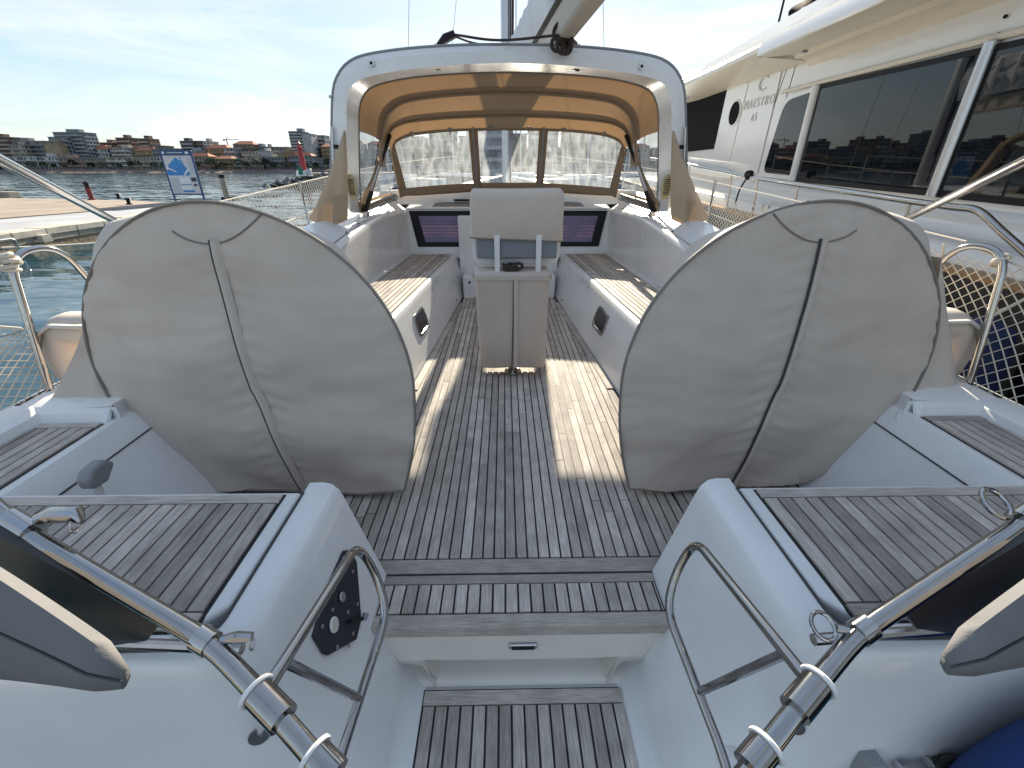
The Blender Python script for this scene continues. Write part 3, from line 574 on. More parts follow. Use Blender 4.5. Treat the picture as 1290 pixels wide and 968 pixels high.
def fr(u, v):                                       # u 0..1 across, v 0 bottom..1 top on the front wall
    i = max(0, min(NT-1.001, u*(NT-1))); j = int(i); f = i-j
    return BOT[j].lerp(BOT[min(NT-1,j+1)], f).lerp(TOP[j].lerp(TOP[min(NT-1,j+1)], f), v)
def patch(us, vs, lift=0.0, nu=14, nv=6):
    return M().loft([[fr(us[0]+(us[1]-us[0])*i/nu, vs[0]+(vs[1]-vs[0])*j/nv)+Vector((0,lift,0)) for j in range(nv+1)] for i in range(nu+1)])
wins = [(0.035,0.345),(0.375,0.628),(0.657,0.965)]
for u0, u1 in wins: pt(patch((u0-0.004,u1+0.004),(0.0,0.985)), 'clear_window', VINYL)
for u0, u1 in ((0.0,0.038),(0.342,0.378),(0.625,0.660),(0.962,1.0)): pt(patch((u0,u1),(-0.09,1.0),-0.004,4,6), 'window_post', CANB, solid=0.006)
pt(patch((0,1),(-0.17,0.012),-0.004,40,3), 'window_sill', CANB, solid=0.006)
pt(patch((0,1),(0.975,1.03),-0.004,40,2), 'window_head', CANB, solid=0.006)
for u in (0.36,0.642): pt(M().tube([fr(u,-0.05)+Vector((0,-0.03,0)),fr(u,1.04)+Vector((0,-0.03,0))],0.012,8), 'window_stay', GREYP)
for u in (0.12,0.27,0.43,0.58,0.72,0.88): 
    b_ = pt(M().box(fr(u,1.02)+Vector((0,-0.035,0.0)),(0.05,0.02,0.025)), 'canopy_buckle', GREYP, bevel=0.005); pt(M().tube([fr(u,1.0)+Vector((0,-0.04,0)),fr(u,0.94)+Vector((0,-0.04,0))],0.006,6), 'strap_end', GREYP, b_)
# side walls at the corners
for s in SIDES:
    xs = -1.40
    def sp(a, b, xx=xs): 
        q = at(400+a/2.6875, b/2.6875, x=xx); return Vector((s*abs(q.x), q.y, q.z))
    w1 = [sp(133,392),(sp(165,400)),sp(198,432),sp(202,470),sp(198,540),sp(185,600),sp(170,650),sp(152,690),sp(143,690),sp(138,600),sp(133,500)]
    pt(M().add(w1, [tuple(range(len(w1)))]), 'side_window', VINYLS, smooth=False)
    w2 = [sp(236,492),sp(252,570),sp(258,635),sp(225,650),sp(192,668),sp(205,610),sp(222,540)]
    pt(M().add(w2, [tuple(range(len(w2)))]), 'side_window', VINYLS, smooth=False)
    def strap(pts, wd, nm='side_border'):
        P = smooth_path(pts, 5); r1 = []
        for i, p in enumerate(P):
            tdir = (P[min(len(P)-1,i+1)]-P[max(0,i-1)]).normalized(); nn = tdir.cross(Vector((1,0,0))).normalized()
            r1.append([p+nn*wd/2+Vector((-s*0.003,0,0)), p-nn*wd/2+Vector((-s*0.003,0,0))])
        pt(M().loft(r1), nm, CANB, solid=0.006)
    strap([sp(128,360),sp(165,383),sp(205,425)], 0.11)
    strap([sp(208,415),sp(212,480),sp(208,545)], 0.09)
    strap([sp(208,545),sp(190,610),sp(165,665),sp(145,705)], 0.10)
    strap([sp(205,425),sp(240,470),sp(248,500)], 0.10)
    strap([sp(246,485),sp(262,570),sp(280,655)], 0.16)
    strap([sp(145,705),sp(200,680),sp(275,660)], 0.08)
    # telescopic strut and base rails
    t0, t1 = at(489,171,y=5.45), at(457.5,266,y=4.45)
    for q in (t0,t1): q.x = s*abs(q.x)*0.985
    st = pt(M().tube([t0,t1],0.014,10), 'hood_strut', STEELB); m0 = t0.lerp(t1,0.42); pt(M().tube([t0,m0],0.020,10), 'strut_sleeve', BLACK, st); pt(M().tube([t0.lerp(t1,0.78),t1],0.022,10), 'strut_foot', BLACK, st)
    pt(M().box(t1+Vector((0,0,-0.03)),(0.05,0.08,0.05)), 'strut_base', STEELB, bevel=0.008)
    for dz in (0.0,0.045):
        a0, a1 = at(461,265,y=4.55), at(499,251,y=5.45)
        for q in (a0,a1): q.x = s*abs(q.x); q.z += dz
        pt(M().tube([a0,a1],0.014,8), 'base_rail', GREYP)
    a1 = at(498,250,y=5.42); pt(M().box((s*abs(a1.x),a1.y,a1.z),(0.06,0.09,0.06)), 'hinge_base', STEELB, bevel=0.01)
    # beige side curtain laced to the arch leg, with a pocket
    P = lambda px, py, y: (lambda q: Vector((s*abs(q.x), q.y, q.z)))(at(px, py, y=y))
    lft = [P(433,165,AY-0.03),P(425,190,AY-0.03),P(415,218,AY-0.08),P(403,248,AY-0.2),P(390,276,AY-0.35)]
    rgt = [P(435,165,AY-0.03),P(437,190,AY-0.03),P(438,220,AY-0.05),P(438.5,250,AY-0.08),P(438,277,AY-0.12)]
    L_, R_ = resample(lft,18), resample(rgt,18); rows = []
    for i in range(18):
        rows.append([L_[i].lerp(R_[i],j/10)+Vector((0,-0.018*math.sin(j*0.9+0.4)*(i/17)**1.3 - 0.02*math.sin(math.pi*j/10),-(0.05*math.sin(math.pi*j/10))*(i/17)**4)) for j in range(11)])
    cur = pt(M().loft(rows), 'side_curtain', CURT, angle=80)
    pk = [P(420,246,AY-0.26),P(437,246,AY-0.15),P(438,270,AY-0.16),P(420,282,AY-0.32)]
    pt(M().add([q+Vector((0,-0.012,0)) for q in pk],[(0,1,2,3)]), 'pocket', CURT)
# mainsheet on the arch top
def onarch(px, dz=0.02): q = at(px, 55, y=AY+0.1); i = min(full(o1), key=lambda p: abs(p.x-q.x)); return Vector((q.x, AY+0.12, i.z+dz))
b0, b1 = onarch(556,0.05), onarch(706,0.10)
pad = pt(M().torus(onarch(549,0.02),(0,1,0),0.018,0.004), 'sheet_padeye', STEEL)
sb = pt(M().tube([onarch(551,0.03),b0+Vector((0.03,0,0.02)),b0+Vector((0.11,0,0.05))],[0.016,0.034,0.028],8), 'sheet_block', BLACK)
e1 = at(708,44,y=AY-0.12)
pt(M().tube(smooth_path([b0+Vector((0.10,0,0.045)),(b0.lerp(e1,0.5))+Vector((0,0,-0.012)),e1],6),0.009,6), 'mainsheet', ROPED)
pt(M().tube(smooth_path([b0+Vector((0.10,0,0.035)),onarch(600,0.03),onarch(650,0.0)],6),0.007,6), 'mainsheet', ROPED)
clump = M()
for k in range(7): clump.torus(e1+Vector((random.uniform(-.03,.05),random.uniform(-.02,.02),random.uniform(-0.07,0.02))),(random.uniform(-1,1),1,random.uniform(-.5,.5)),0.05,0.014,14,6)
pt(clump, 'sheet_coil', ROPED)
pt(M().tube([e1+Vector((0.02,0,0.02)),e1+Vector((0.05,0,0.10)),at(727,18,y=AY-0.12)],[0.035,0.02,0.012],8), 'boom_block', BLACK)
c1 = onarch(729,0.02); pt(M().tube([e1+Vector((0.02,0,0.0)),c1+Vector((-0.02,0,0.02))],[0.022,0.016],8), 'sheet_tail', ROPED); pt(M().torus(c1,(0,1,0),0.018,0.004), 'sheet_padeye', STEEL)
# mast, boom with lazy bag, rigging
pt(M().loft([[Vector((0.085*math.cos(a)*k,8.5+0.15*math.sin(a)*k,z)) for a in [2*math.pi*i/20 for i in range(20)]] for z, k in ((1.0,1),(8,1),(17,0.8))], True, True), 'mast', ALU)
pt(M().tube([(0.06,8.34,1.2),(0.06,8.34,7)],0.012,6), 'halyard', ROPED); pt(M().tube([(0.085,8.36,1.6),(0.10,8.36,4.2)],0.02,6), 'halyard', ROPED)
bp0, bp1 = Vector((0.0,8.3,2.275)), Vector((0.66,1.8,2.435)); bd = (bp1-bp0).normalized(); bs = bd.cross(UP).normalized(); bu = bs.cross(bd)
sec = [(-0.07,-0.075),(-0.05,-0.10),(0.05,-0.10),(0.07,-0.075),(0.07,0.09),(0.05,0.115),(-0.05,0.115),(-0.07,0.09)]
pt(M().loft([[p+bs*a+bu*b for a, b in sec] for p in (bp0,bp1)], True, True), 'boom', BOOMM, bevel=0.01)
bag = M(); nb = 60; rows = []
for i in range(nb+1):
    p = bp0.lerp(bp1, i/nb); h = 0.52*(1-0.55*i/nb); wv = 0.012*math.sin(i*1.9)
    rows.append([p+bs*(-0.10+wv)+bu*0.12, p+bs*(-0.15+wv)+bu*(0.12+h*0.5), p+bs*(-0.09+wv)+bu*(0.12+h), p+bs*(0.09+wv)+bu*(0.12+h), p+bs*(0.15+wv)+bu*(0.12+h*0.5), p+bs*(0.10)+bu*0.12])
pt(bag.loft(rows), 'lazy_bag', SAILB)
btn = M()
for i in range(3, nb, 3):
    p = bp0.lerp(bp1, i/nb); h = 0.52*(1-0.55*i/nb); btn.box(p-bs*0.150+bu*(0.12+h*0.5),(0.012,0.05,h*0.8))
pt(btn, 'bag_webbing', STEELB, kind='stuff')
for s in SIDES:
    pt(M().tube([(s*1.74,8.1,sheer(8.1)),(s*0.95,8.3,7.5),(0,8.45,15.5)],0.0045,6), 'shroud', GREYP)
    pt(M().tube([(s*1.15,8.15,1.12),(s*0.1,8.45,7.5)],0.0035,6), 'shroud', GREYP)
pt(M().tube([(0.14,7.9,1.2),(0.12,8.2,14)],0.006,6), 'halyard', ROPED)
from mathutils.bvhtree import BVHTree
TB = BVHTree.FromPolygons(TM, [(i*TMN+j,i*TMN+j+1,(i+1)*TMN+j+1,(i+1)*TMN+j) for i in range(TMR-1) for j in range(TMN-1)])
# ------------------------------------------------------------------ stern rails, gates, hoops, nets
for s in SIDES:
    def V(x, y, z): return Vector((s*x, y, z))
    main = fillet([V(1.75,1.02,1.02),V(0.91,0.596,0.818),V(0.53,0.457,0.708),V(0.42,0.39,0.675),V(0.30,0.315,0.615),V(0.25,0.30,0.50)], 0.05)
    rail = pt(M().tube(main, 0.0155, 14), 'stern_rail', RAILM)
    d1 = (V(0.42,0.39,0.68)-V(0.53,0.457,0.708)).normalized(); pc = V(0.424,0.392,0.678)
    pt(M().tube([pc-d1*0.012, pc+d1*0.05], 0.0225, 16), 'gate_collar', RAILM, rail); pt(M().torus(pc-d1*0.014, d1, 0.0235, 0.0042, 24, 8), 'collar_ring', WPLAST, rail)
    pt(M().tube([V(0.322,0.332,0.628)-d1*0.012,V(0.322,0.332,0.628)+d1*0.03], 0.0225, 16), 'gate_collar', RAILM, rail)
    pt(M().torus(V(0.322,0.332,0.628)-d1*0.014, d1, 0.0235, 0.004, 24, 8), 'collar_ring', WPLAST, rail)
    d2 = (V(0.53,0.457,0.708)-V(0.91,0.596,0.818)).normalized(); cl = V(0.535,0.459,0.709)
    clamp = pt(M().tube([cl-d2*0.022, cl+d2*0.006], 0.0205, 14), 'rail_clamp', STEEL, rail)
    lug = cl+V(-0.03,0.0,0.008)-cl*0+Vector((0,0,0)) if False else cl + Vector((-s*0.022,0.0,0.006))
    if s < 0:
        pt(M().tube([lug, lug+Vector((0.022,0.004,0.002)), lug+Vector((0.045,0.006,-0.002))], [0.007,0.009,0.008], 8), 'pelican_hook', STEEL, clamp); pt(M().torus(lug+Vector((0.044,0.002,-0.012)),(1,.3,0),0.010,0.0018,16,6), 'split_ring', STEELB, clamp)
    else:
        pt(M().tube([lug, lug+Vector((-0.018,0.004,0.002))], 0.007, 8), 'pelican_hook', STEEL, clamp); pt(M().torus(lug+Vector((-0.038,0.006,0.004)),(0.2,-.5,1),0.021,0.0035,24,8), 'eye_ring', STEEL, clamp)
    cl2 = V(0.905,0.60,0.818); cm2 = pt(M().tube([cl2-d2*0.05, cl2+d2*0.01], 0.0215, 14), 'rail_clamp', STEEL, rail)
    lg = cl2+Vector((-s*0.012,0.01,0.018))
    if s < 0: pt(M().tube([lg, lg+Vector((0.03,0.005,0.006)), lg+Vector((0.065,0.008,0.004)), lg+Vector((0.075,0.0,-0.008))], [0.010,0.016,0.015,0.006], 10), 'pelican_hook', STEEL, cm2); pt(M().torus(lg+Vector((0.06,0.0,-0.016)),(1,.4,0),0.013,0.002,18,6), 'split_ring', STEELB, cm2)
    else: pt(M().torus(lg+Vector((-0.032,0.006,0.006)),(0.2,-.6,1),0.027,0.005,26,8), 'eye_ring', STEEL, cm2)
    # swinging gate loop beside the walk-through
    loop = fillet([V(0.424,0.40,0.676),V(0.408,0.775,0.594),V(0.372,0.765,0.50),V(0.345,0.72,0.42),V(0.405,0.48,0.285),V(0.41,0.42,0.25),V(0.33,0.34,0.55)], 0.045)
    pt(M().tube(loop, 0.0105, 12), 'gate_rail', RAILM)
    pt(M().tube([V(0.426,0.462,0.650),V(0.383,0.572,0.337)], 0.009, 10), 'gate_brace', RAILM)
    hit_ = TB.ray_cast(CAM, ray(327,925)); ft = V(abs(hit_[0].x), hit_[0].y, hit_[0].z); fn_ = hit_[1] if hit_[1].y < 0 else -hit_[1]; f_ = pt(M().disc(ft,(s*-fn_.x,fn_.y,fn_.z) if s < 0 and False else (fn_.x*(-s),fn_.y,fn_.z),0.024,0.006,18), 'rail_foot', STEELB); pt(M().tube([ft, V(0.43,0.40,0.655)], 0.010, 10), 'foot_stem', STEEL, f_)
    pt(M().tube([V(0.47,0.50,0.20),V(0.43,0.50,0.215)],0.026,16), 'gate_stop', WPLAST, bevel=0.004)
    pt(M().tube(fillet([V(0.62,0.60,0.475),V(1.05,0.62,0.485),V(1.9,0.80,0.50)],0.1), 0.0125, 10), 'lower_rail', STEEL)
    for x, y in ((1.75,1.02),(1.3,0.70)): pt(M().tube([V(x,y,0.44),V(x,y,1.02 if x>1.5 else 0.905)],0.0125,10), 'rail_post', STEEL)
    # hoop at the end of the stern rail and lifelines
    hp = fillet([V(2.12,1.80,0.48),V(2.12,1.82,0.62),V(2.115,1.90,1.085),V(2.115,2.13,1.085),V(2.11,2.36,0.55)], 0.13, 10)
    hp_o = pt(M().tube(hp, 0.0145, 12), 'rail_hoop', STEEL)
    if s < 0:
        kn = M()
        for k in range(5): kn.torus(V(2.12,1.90,1.02)+Vector((random.uniform(-.015,.015),random.uniform(-.015,.015),0.015*k)),(random.uniform(-.4,.4),random.uniform(-.4,.4),1),0.024,0.009,14,6)
        pt(kn, 'rope_knot', ROPE, hp_o)
        pt(M().tube(smooth_path([V(2.12,1.9,1.06),V(2.25,1.6,1.03),V(2.4,1.3,1.08)],5),0.007,6), 'rope_tail', ROPE); pt(M().tube(smooth_path([V(2.12,1.90,1.05),V(2.145,1.9,0.97),V(2.13,1.88,0.88)],5),0.012,6), 'rope_tail', ROPE)
        pt(M().tube(smooth_path([V(2.08,1.78,0.80),V(2.2,1.62,0.88),V(2.45,1.4,1.0)],5),0.006,6), 'lifeline', ROPE); pt(M().tube(smooth_path([V(2.08,1.78,0.79),V(2.3,1.6,0.75),V(2.6,1.4,0.70)],5),0.004,6), 'lifeline', STEELB)
    else:
        pt(M().tube(smooth_path([V(2.115,2.02,1.07),V(2.16,1.8,1.02),V(2.17,1.4,1.0),V(2.17,0.9,1.0)],5),0.006,6), 'lifeline', ROPE)
        kn = M()
        for k in range(4): kn.torus(V(2.12,1.93,1.02)+Vector((random.uniform(-.01,.02),random.uniform(-.01,.01),0.013*k)),(random.uniform(-.4,.4),.3,1),0.02,0.007,14,6)
        pt(kn, 'rope_knot', ROPE, hp_o)
        pt(M().tube(smooth_path([V(2.115,2.2,1.07),V(2.16,2.22,0.96),V(2.15,2.25,0.90)],5),0.006,6), 'rope_tail', ROPE)
    for z0 in (0.60, 0.30):
        pt(M().tube(([V(2.12,2.1,sheer(2.1)+z0)] if s > 0 else [])+[V(min(2.18,beam(y)-0.08),y,sheer(y)+z0) for y in (3.4,5.0,6.6,8.2,9.8,11.5)],0.005,6), 'lifeline', ROPE)
    for y in (3.4,5.0,6.6,8.2,9.8,11.5): pt(M().tube([V(min(2.16,beam(y)-0.10),y,sheer(y)),V(min(2.18,beam(y)-0.08),y,sheer(y)+0.62)],0.0125,8), 'stanchion', STEEL)
    net = M(); ncell = 0.062
    if s < 0: tops = lambda y: (sheer(y)+0.30 if y < 2.1 else sheer(y)+0.60)
    else: tops = lambda y: 1.015 + max(0,y-2)*0.045
    y_a, y_b = (0.75, 8.0) if s > 0 else (0.85, 8.0)
    def npt(y, f):
        zb = sheer(y)+0.005; zt = tops(y); bul = 0.05*math.sin(math.pi*f)
        return V(min(2.185,beam(y)-0.07)+bul*0.6, y, zb+(zt-zb)*f - (0.02*math.sin(y*2.1)*math.sin(math.pi*f)))
    def inwin(y): return s > 0 or y < 1.95 or y > 3.4
    n_ = int((y_b-y_a)/ncell)
    for k in range(-9, n_):
        for sg in (1,-1):
            pts = []
            for q in range(10):
                f = q/9; y = y_a+(k+(f*9 if sg > 0 else 9-f*9))*ncell
                if y_a <= y <= y_b and inwin(y): pts.append(npt(y,f))
                else:
                    if len(pts) > 1: net.tube(pts,0.0026,4,caps=False)
                    pts = []
            if len(pts) > 1: net.tube(pts,0.0026,4,caps=False)
    pt(net, 'safety_net', NETM, kind='stuff')
    # folded bimini hoop laid aft over the rails
    pt(M().tube(fillet([V(1.93,2.30,1.155),V(1.40,1.30,1.445),V(0.75,0.05,1.82),V(0.0,-0.55,1.98)],0.25), 0.0155, 12), 'bimini_tube', STEEL)
    if s > 0:
        bk = V(1.36,1.245,1.475); pt(M().ball(bk,(0.022,0.03,0.028),10,7), 'tube_bracket', STEEL)
    # deck fittings on the quarter
def hitr(px, py):
    r_ = ray(px, py); h = TB.ray_cast(mir(CAM), mir(r_)); n_ = h[1] if h[1].y < 0 else -h[1]; return mir(h[0]), mir(n_)
fa = [hitr(a_,b_)[0] for a_,b_ in ((1068,972),(1082,946),(1103,944),(1098,972))]; fn2 = hitr(1085,960)[1]
pt(M().ext([q-fn2*0.005 for q in fa], fn2*0.045), 'fairlead', GREYP, bevel=0.004)
ca_, cn_ = hitr(1128,960); cb2 = hitr(1165,955)[0]
cl_ = pt(M().tube([ca_, ca_+cn_*0.03, cb2+cn_*0.03, cb2],0.010,8), 'mooring_cleat', STEELB)
pt(M().torus(ca_+cn_*0.03, cn_, 0.016, 0.006, 18, 8), 'cleat_eye', STEELB, cl_)
kn = M(); cc_ = hitr(1178,955)[0]+cn_*0.03
for k in range(7): kn.torus(cc_+Vector((random.uniform(-.025,.025),0,random.uniform(-.02,.02))),(random.uniform(-1,1),random.uniform(-1,0),.6),0.024,0.008,14,6)
pt(kn, 'mooring_rope', RUBBER)
# black control plate with gauges on the port side of the walk-through
pn = Vector((0.969,0,0.247)).normalized(); pp = Vector((-0.5625,0.8,0.2)); 
pl = [atp(a,b,pp,pn) for a, b in ((432,694),(440,693),(448,709),(453.5,781),(447.6,806),(412,826),(406,824),(393,802),(411,741))]
plate = pt(M().ext([q-pn*0.004 for q in pl], pn*0.010), 'control_plate', PLATE, bevel=0.002)
def onp(a, b, l=0.007): return atp(a,b,pp,pn)+pn*l
ga = pt(M().disc(onp(417,788),pn,0.022,0.006,22), 'gauge', WPLAST, plate, bevel=0.002); pt(M().disc(onp(417,788,.013),pn,0.016,0.002,20), 'gauge_face', mat('ivory gauge face',(0.62,0.6,0.5),0.5), plate)
pt(M().disc(onp(427,753),pn,0.015,0.008,18), 'switch_knob', STEELB, plate, bevel=0.002)
for a, b in ((415,769),(434.5,772),(441,799),(436,815),(421,816),(430,704),(441,721),(447,762),(402,790)): pt(M().disc(onp(a,b),pn,0.006,0.004,10), 'plate_screw', STEELB, plate)
pt(M().tube([onp(436,784,.012),onp(455,780,.012)],0.006,10), 'lever', BLACK, plate); pt(M().tube([onp(454,782,.012),onp(454,774,.02)],0.010,12), 'lever_knob', GREYP, plate)
# throttle lever in the helm recess
q_ = at(130,597,x=-1.45); hx = pt(M().ext([q_+Vector((0,a_,b_)) for a_,b_ in ((-0.05,-0.03),(-0.055,0.01),(-0.03,0.035),(0.03,0.04),(0.06,0.005),(0.01,-0.04))],(-0.05,0,0)), 'throttle_head', GREYP, bevel=0.012, seg=3)
pt(M().tube([q_+Vector((-.03,-0.01,-0.02)),q_+Vector((-.03,-0.02,-0.16))],0.013,10), 'throttle_stem', WPLAST, hx)

# ------------------------------------------------------------------ fabric things
def cover(s):
    C = Vector((s*1.112,1.665,0.607)); RR = 0.688; wv = s*0.088; tl = 0.02
    ex = Vector((math.cos(wv), math.sin(wv), 0)); n0 = Vector((-math.sin(wv), math.cos(wv), 0)); ez = Vector((0,0,1))*math.cos(tl)+n0*math.sin(tl)
    th = thing('wheel_cover', '', 'wheel cover', (C.x, C.y, 0.0), 'canvas covers over the twin steering wheels')
    th['label'] = 'round taupe canvas cover over the steering wheel on the %s side of the cockpit' % ('left' if s < 0 else 'right')
    NA, NR = 240, 56
    def outl(a, k=1.0):
        x, z = RR*k*math.cos(a), RR*k*math.sin(a)
        zmin = -0.572; 
        if z < zmin: z = zmin - (z-zmin)*0.02 + 0.012*math.sin(x*9)
        c_ = math.cos(a)*s; s_ = math.sin(a)
        if c_ < 0 and s_ < 0:                          # cloth hangs straight down on the inboard side
            q = math.atan2(-s_, -c_)/(math.pi/2)
            if q < 0.55: t = q/0.55; z = -0.545*t; x = RR*(1-0.14*t*t)
            else: u = (q-0.55)/0.45; z = -0.545-0.025*min(1,u*3); x = RR*0.86*(1-u)
            x *= -s
        z += 0.003*math.sin(a*5+s)
        return C + ex*x + ez*z
    def wr(p, a, f, gz=1.0):
        u = (p-C).dot(ex)*s; v = (p-C).dot(ez)
        q = 0.020*noise.noise(Vector((u*1.6+3, v*4.2, s*4.0))) + 0.006*noise.noise(Vector((u*6, v*13, 2+s)))
        # gathers along the zip and the piping
        zz = u - zipu(v); g = math.exp(-(abs(zz)/0.10)**2); q += gz*0.0048*g*math.sin((v + 0.35*zz*(1 if zz>0 else -1))*95 + 3*noise.noise(Vector((v*8,0,1))))*(0.35+0.65*(0.5+0.5*noise.noise(Vector((v*3,5,s)))))
        e = math.exp(-((1-f)/0.12)**2); q += 0.0026*e*math.sin(a*58 + 4*noise.noise(Vector((a*3,1,s))))*(0.4+0.6*max(0,noise.noise(Vector((a*1.7,7,s)))+0.3))
        # slack folds towards the foot
        b = max(0, -v-0.05)/0.55; q += 0.026*b*math.sin(u*7 - v*16 + s)*noise.noise(Vector((u*2.2, v*2.2, 9)))*2
        return q*(1-0.75*math.exp(-((u-zipu(v))/0.05)**2))
    def zipu(v): return -0.006 - 0.062*max(0,(0.6-v)/1.17)**1.3
    def face(a, f, gz=1.0):
        p = C.lerp(outl(a), f); bul = 0.055*(1-f**2.5)
        return p - n0*(bul + wr(p, a, f, gz))
    m = M(); rings = [[face(2*math.pi*j/NA, max(0.004, i/NR)) for j in range(NA)] for i in range(NR+1)]
    m.loft(rings, True)
    m.f.append(tuple(range(NA-1,-1,-1)))
    # turned edge and the bag running forward over the pedestal
    def bag(a, k):
        o = outl(a); c_, s_ = math.cos(a)*s, math.sin(a)          # c_ > 0 outboard
        bx = C.x + (s*0.60*abs(c_)**0.5 if c_ > 0 else -s*0.34*abs(c_)**0.8); bz = 0.05
        zt = (1.15 if c_ > 0 else 1.13) if s_ > 0 else 0.06
        bz = 0.62 + (zt-0.62)*abs(s_)**(0.55 if c_ > 0 else 0.8)
        tgt = Vector((bx, C.y + 0.62, bz)); p = o.lerp(tgt, k); p += n0*0.0
        p.y = o.y + (C.y+0.62-o.y)*k
        up_ = max(0, s_); corner = max(0, min(1, (c_-0.15)/0.4))*max(0,min(1,(s_-0.35)/0.35)); p += Vector((s*0.10*corner,0,0.06*corner))*math.sin(math.pi*min(1,k*1.6))
        p.z += 0.012*noise.noise(Vector((a*4,k*5,s)))
        return p
    rr = [[outl(2*math.pi*j/NA) for j in range(NA)], [outl(2*math.pi*j/NA,1.004)+n0*0.012 for j in range(NA)]]
    for k in (0.08,0.2,0.34,0.5,0.68,0.85,1.0): rr.append([bag(2*math.pi*j/NA, k) for j in range(NA)])
    m.loft(rr, True, False)
    body = m.build('cover_body', FAB, th, angle=70)
    M().tube([outl(2*math.pi*j/NA,1.002)-n0*0.002 for j in range(NA)], 0.0055, 8, closed=True).build('edge_piping', PIPE, th)
    # zip: dark seam with a folded flap beside it
    zp_ = []; fl_ = []
    for i in range(60):
        v = 0.565 - (0.565+0.568)*i/59; u = zipu(v)*s; x_ = u; rad = math.hypot(u, v); a = math.atan2(v, u)
        fmax = (outl(a)-C).length; f = min(0.999, rad/fmax); p = face(a, f, 0.0) - n0*0.0065; zp_.append(p); fl_.append(p)
    M().tube(zp_, 0.0055, 6).build('zip', FABB, th)
    rws = []
    for i, p in enumerate(fl_): rws.append([p - n0*0.001 + ex*s*0.001, p - n0*0.010 + ex*(0.010*1), p - n0*0.008 + ex*0.024, p + n0*0.006 + ex*0.034])
    M().loft(rws).build('zip_flap', FAB, th, angle=80)
    # curved top seam
    sm = []
    for i in range(30):
        u = -0.205+0.335*i/29; v = 0.552+0.098*(u/0.2)**2; a = math.atan2(v, u*s); f = min(0.995, math.hypot(v, u)/(outl(a)-C).length); sm.append(face(a,f)-n0*0.001)
    M().tube(sm, 0.0035, 6).build('top_seam', PIPE, th)
    # outboard skirt lying on the deck edge
    a0_ = 0.0 if s > 0 else math.pi
    la = [outl(a0_ - s*R(t)) + n0*0.012 for t in (-6,4,14,24,34,43)]
    if s < 0: oa = [at(a_,b_,y=1.73) for a_,b_ in ((110,375),(107,405),(100,432),(89,458),(75,487),(64,506))]
    else: oa = [at(a_,b_,y=1.78) for a_,b_ in ((1186,325),(1192,380),(1198,422),(1203,458),(1206,478),(1209,494))]
    la, oa = resample(smooth_path(la,5),16), resample(smooth_path(oa,5),16); rws = []
    for i in range(16):
        t = i/15; rws.append([la[i].lerp(oa[i],j/9)+Vector((0,-0.018*math.sin(math.pi*j/9)*t-0.01*math.sin(j*1.7+s)*t, 0.012*math.sin(math.pi*j/9)*t*(i>12))) for j in range(10)]+[oa[i]+Vector((-s*0.02,0.12,0))]+[oa[i]+Vector((-s*0.10,0.45,0))])
    M().loft(rws).build('skirt', FAB, th, angle=80)
    M().tube([q+Vector((0,-0.004,0)) for q in rws[-1][:10]],0.005,6).build('skirt_hem', PIPE, th)
    if s > 0:
        for zz in (0.30,): M().tube([at(1132,520,y=1.64),at(1129,532,y=1.63)],0.007,8).build('toggle', WPLAST, th)
    else: M().ball(at(217,612,y=1.60),0.008,8,6).build('snap', GREYP, th)
for s in SIDES: cover(s)

# table pedestal cover and instrument pod in the middle of the sole
tcx = 0.0
ped = thing('table_cover', 'pleated beige canvas cover zipped over the cockpit table pedestal', 'table cover', (tcx,2.98,0.0))
m = M(); rows = []
for z, hx, y0, y1 in ((0.085,0.235,2.945,3.24),(0.10,0.240,2.935,3.25),(0.30,0.245,2.93,3.25),(0.55,0.25,2.93,3.25),(0.70,0.253,2.93,3.25),(0.748,0.262,2.925,3.255),(0.772,0.258,2.93,3.25),(0.782,0.24,2.945,3.235)):
    ring = []
    for k in range(64):
        a = 2*math.pi*k/64; cx_ = abs(math.cos(a))**0.22*(1 if math.cos(a) > 0 else -1); cy_ = abs(math.sin(a))**0.22*(1 if math.sin(a) > 0 else -1)
        q = Vector((tcx+hx*cx_, (y0+y1)/2+(y1-y0)/2*cy_, z)); q.y += 0.006*noise.noise(Vector((q.x*7,z*6,1))) + (0.006 if abs(q.x-tcx-0.0) < 0.03 and cy_ < 0 else 0); q.x += 0.008*noise.noise(Vector((3,q.y*6,z*7))); ring.append(q)
    rows.append(ring)
m.loft(rows, True, True).build('cover_body', FAB, ped, angle=60)
M().tube([(tcx+0.008,2.928,0.745),(tcx+0.006,2.924,0.45),(tcx-0.004,2.928,0.07)],0.0035,6).build('zip', FABB, ped)
M().box((tcx+0.024,2.925,0.42),(0.03,0.006,0.66)).build('zip_flap', FAB, ped, bevel=0.003)
M().loft([[Vector((tcx+x,y,z)) for x, y in ((-0.266,2.918),(0.266,2.918),(0.266,3.26),(-0.266,3.26))] for z in (0.735,0.752)], True).build('top_hem', FAB, ped, bevel=0.006)
pt(M().tube([(tcx+0.005,3.05,0.0),(tcx+0.005,3.05,0.8)],0.038,20), 'table_leg', STEEL); pt(M().tube([(tcx+0.005,3.05,-0.0),(tcx+0.005,3.05,0.018)],0.065,24), 'table_foot', STEEL, bevel=0.004)
kn = M()
for k in range(5): kn.torus((tcx+0.01+random.uniform(-.05,.05),2.99,0.80+random.uniform(0,.02)),(random.uniform(-1,1),random.uniform(-1,1),1.4),0.035,0.010,14,6)
kn.build('rope_tie', ROPED, origin=(0.01,2.99,0.79), label='tangled dark brown rope lying on top of the table cover', cat='rope')
px0 = 0.03
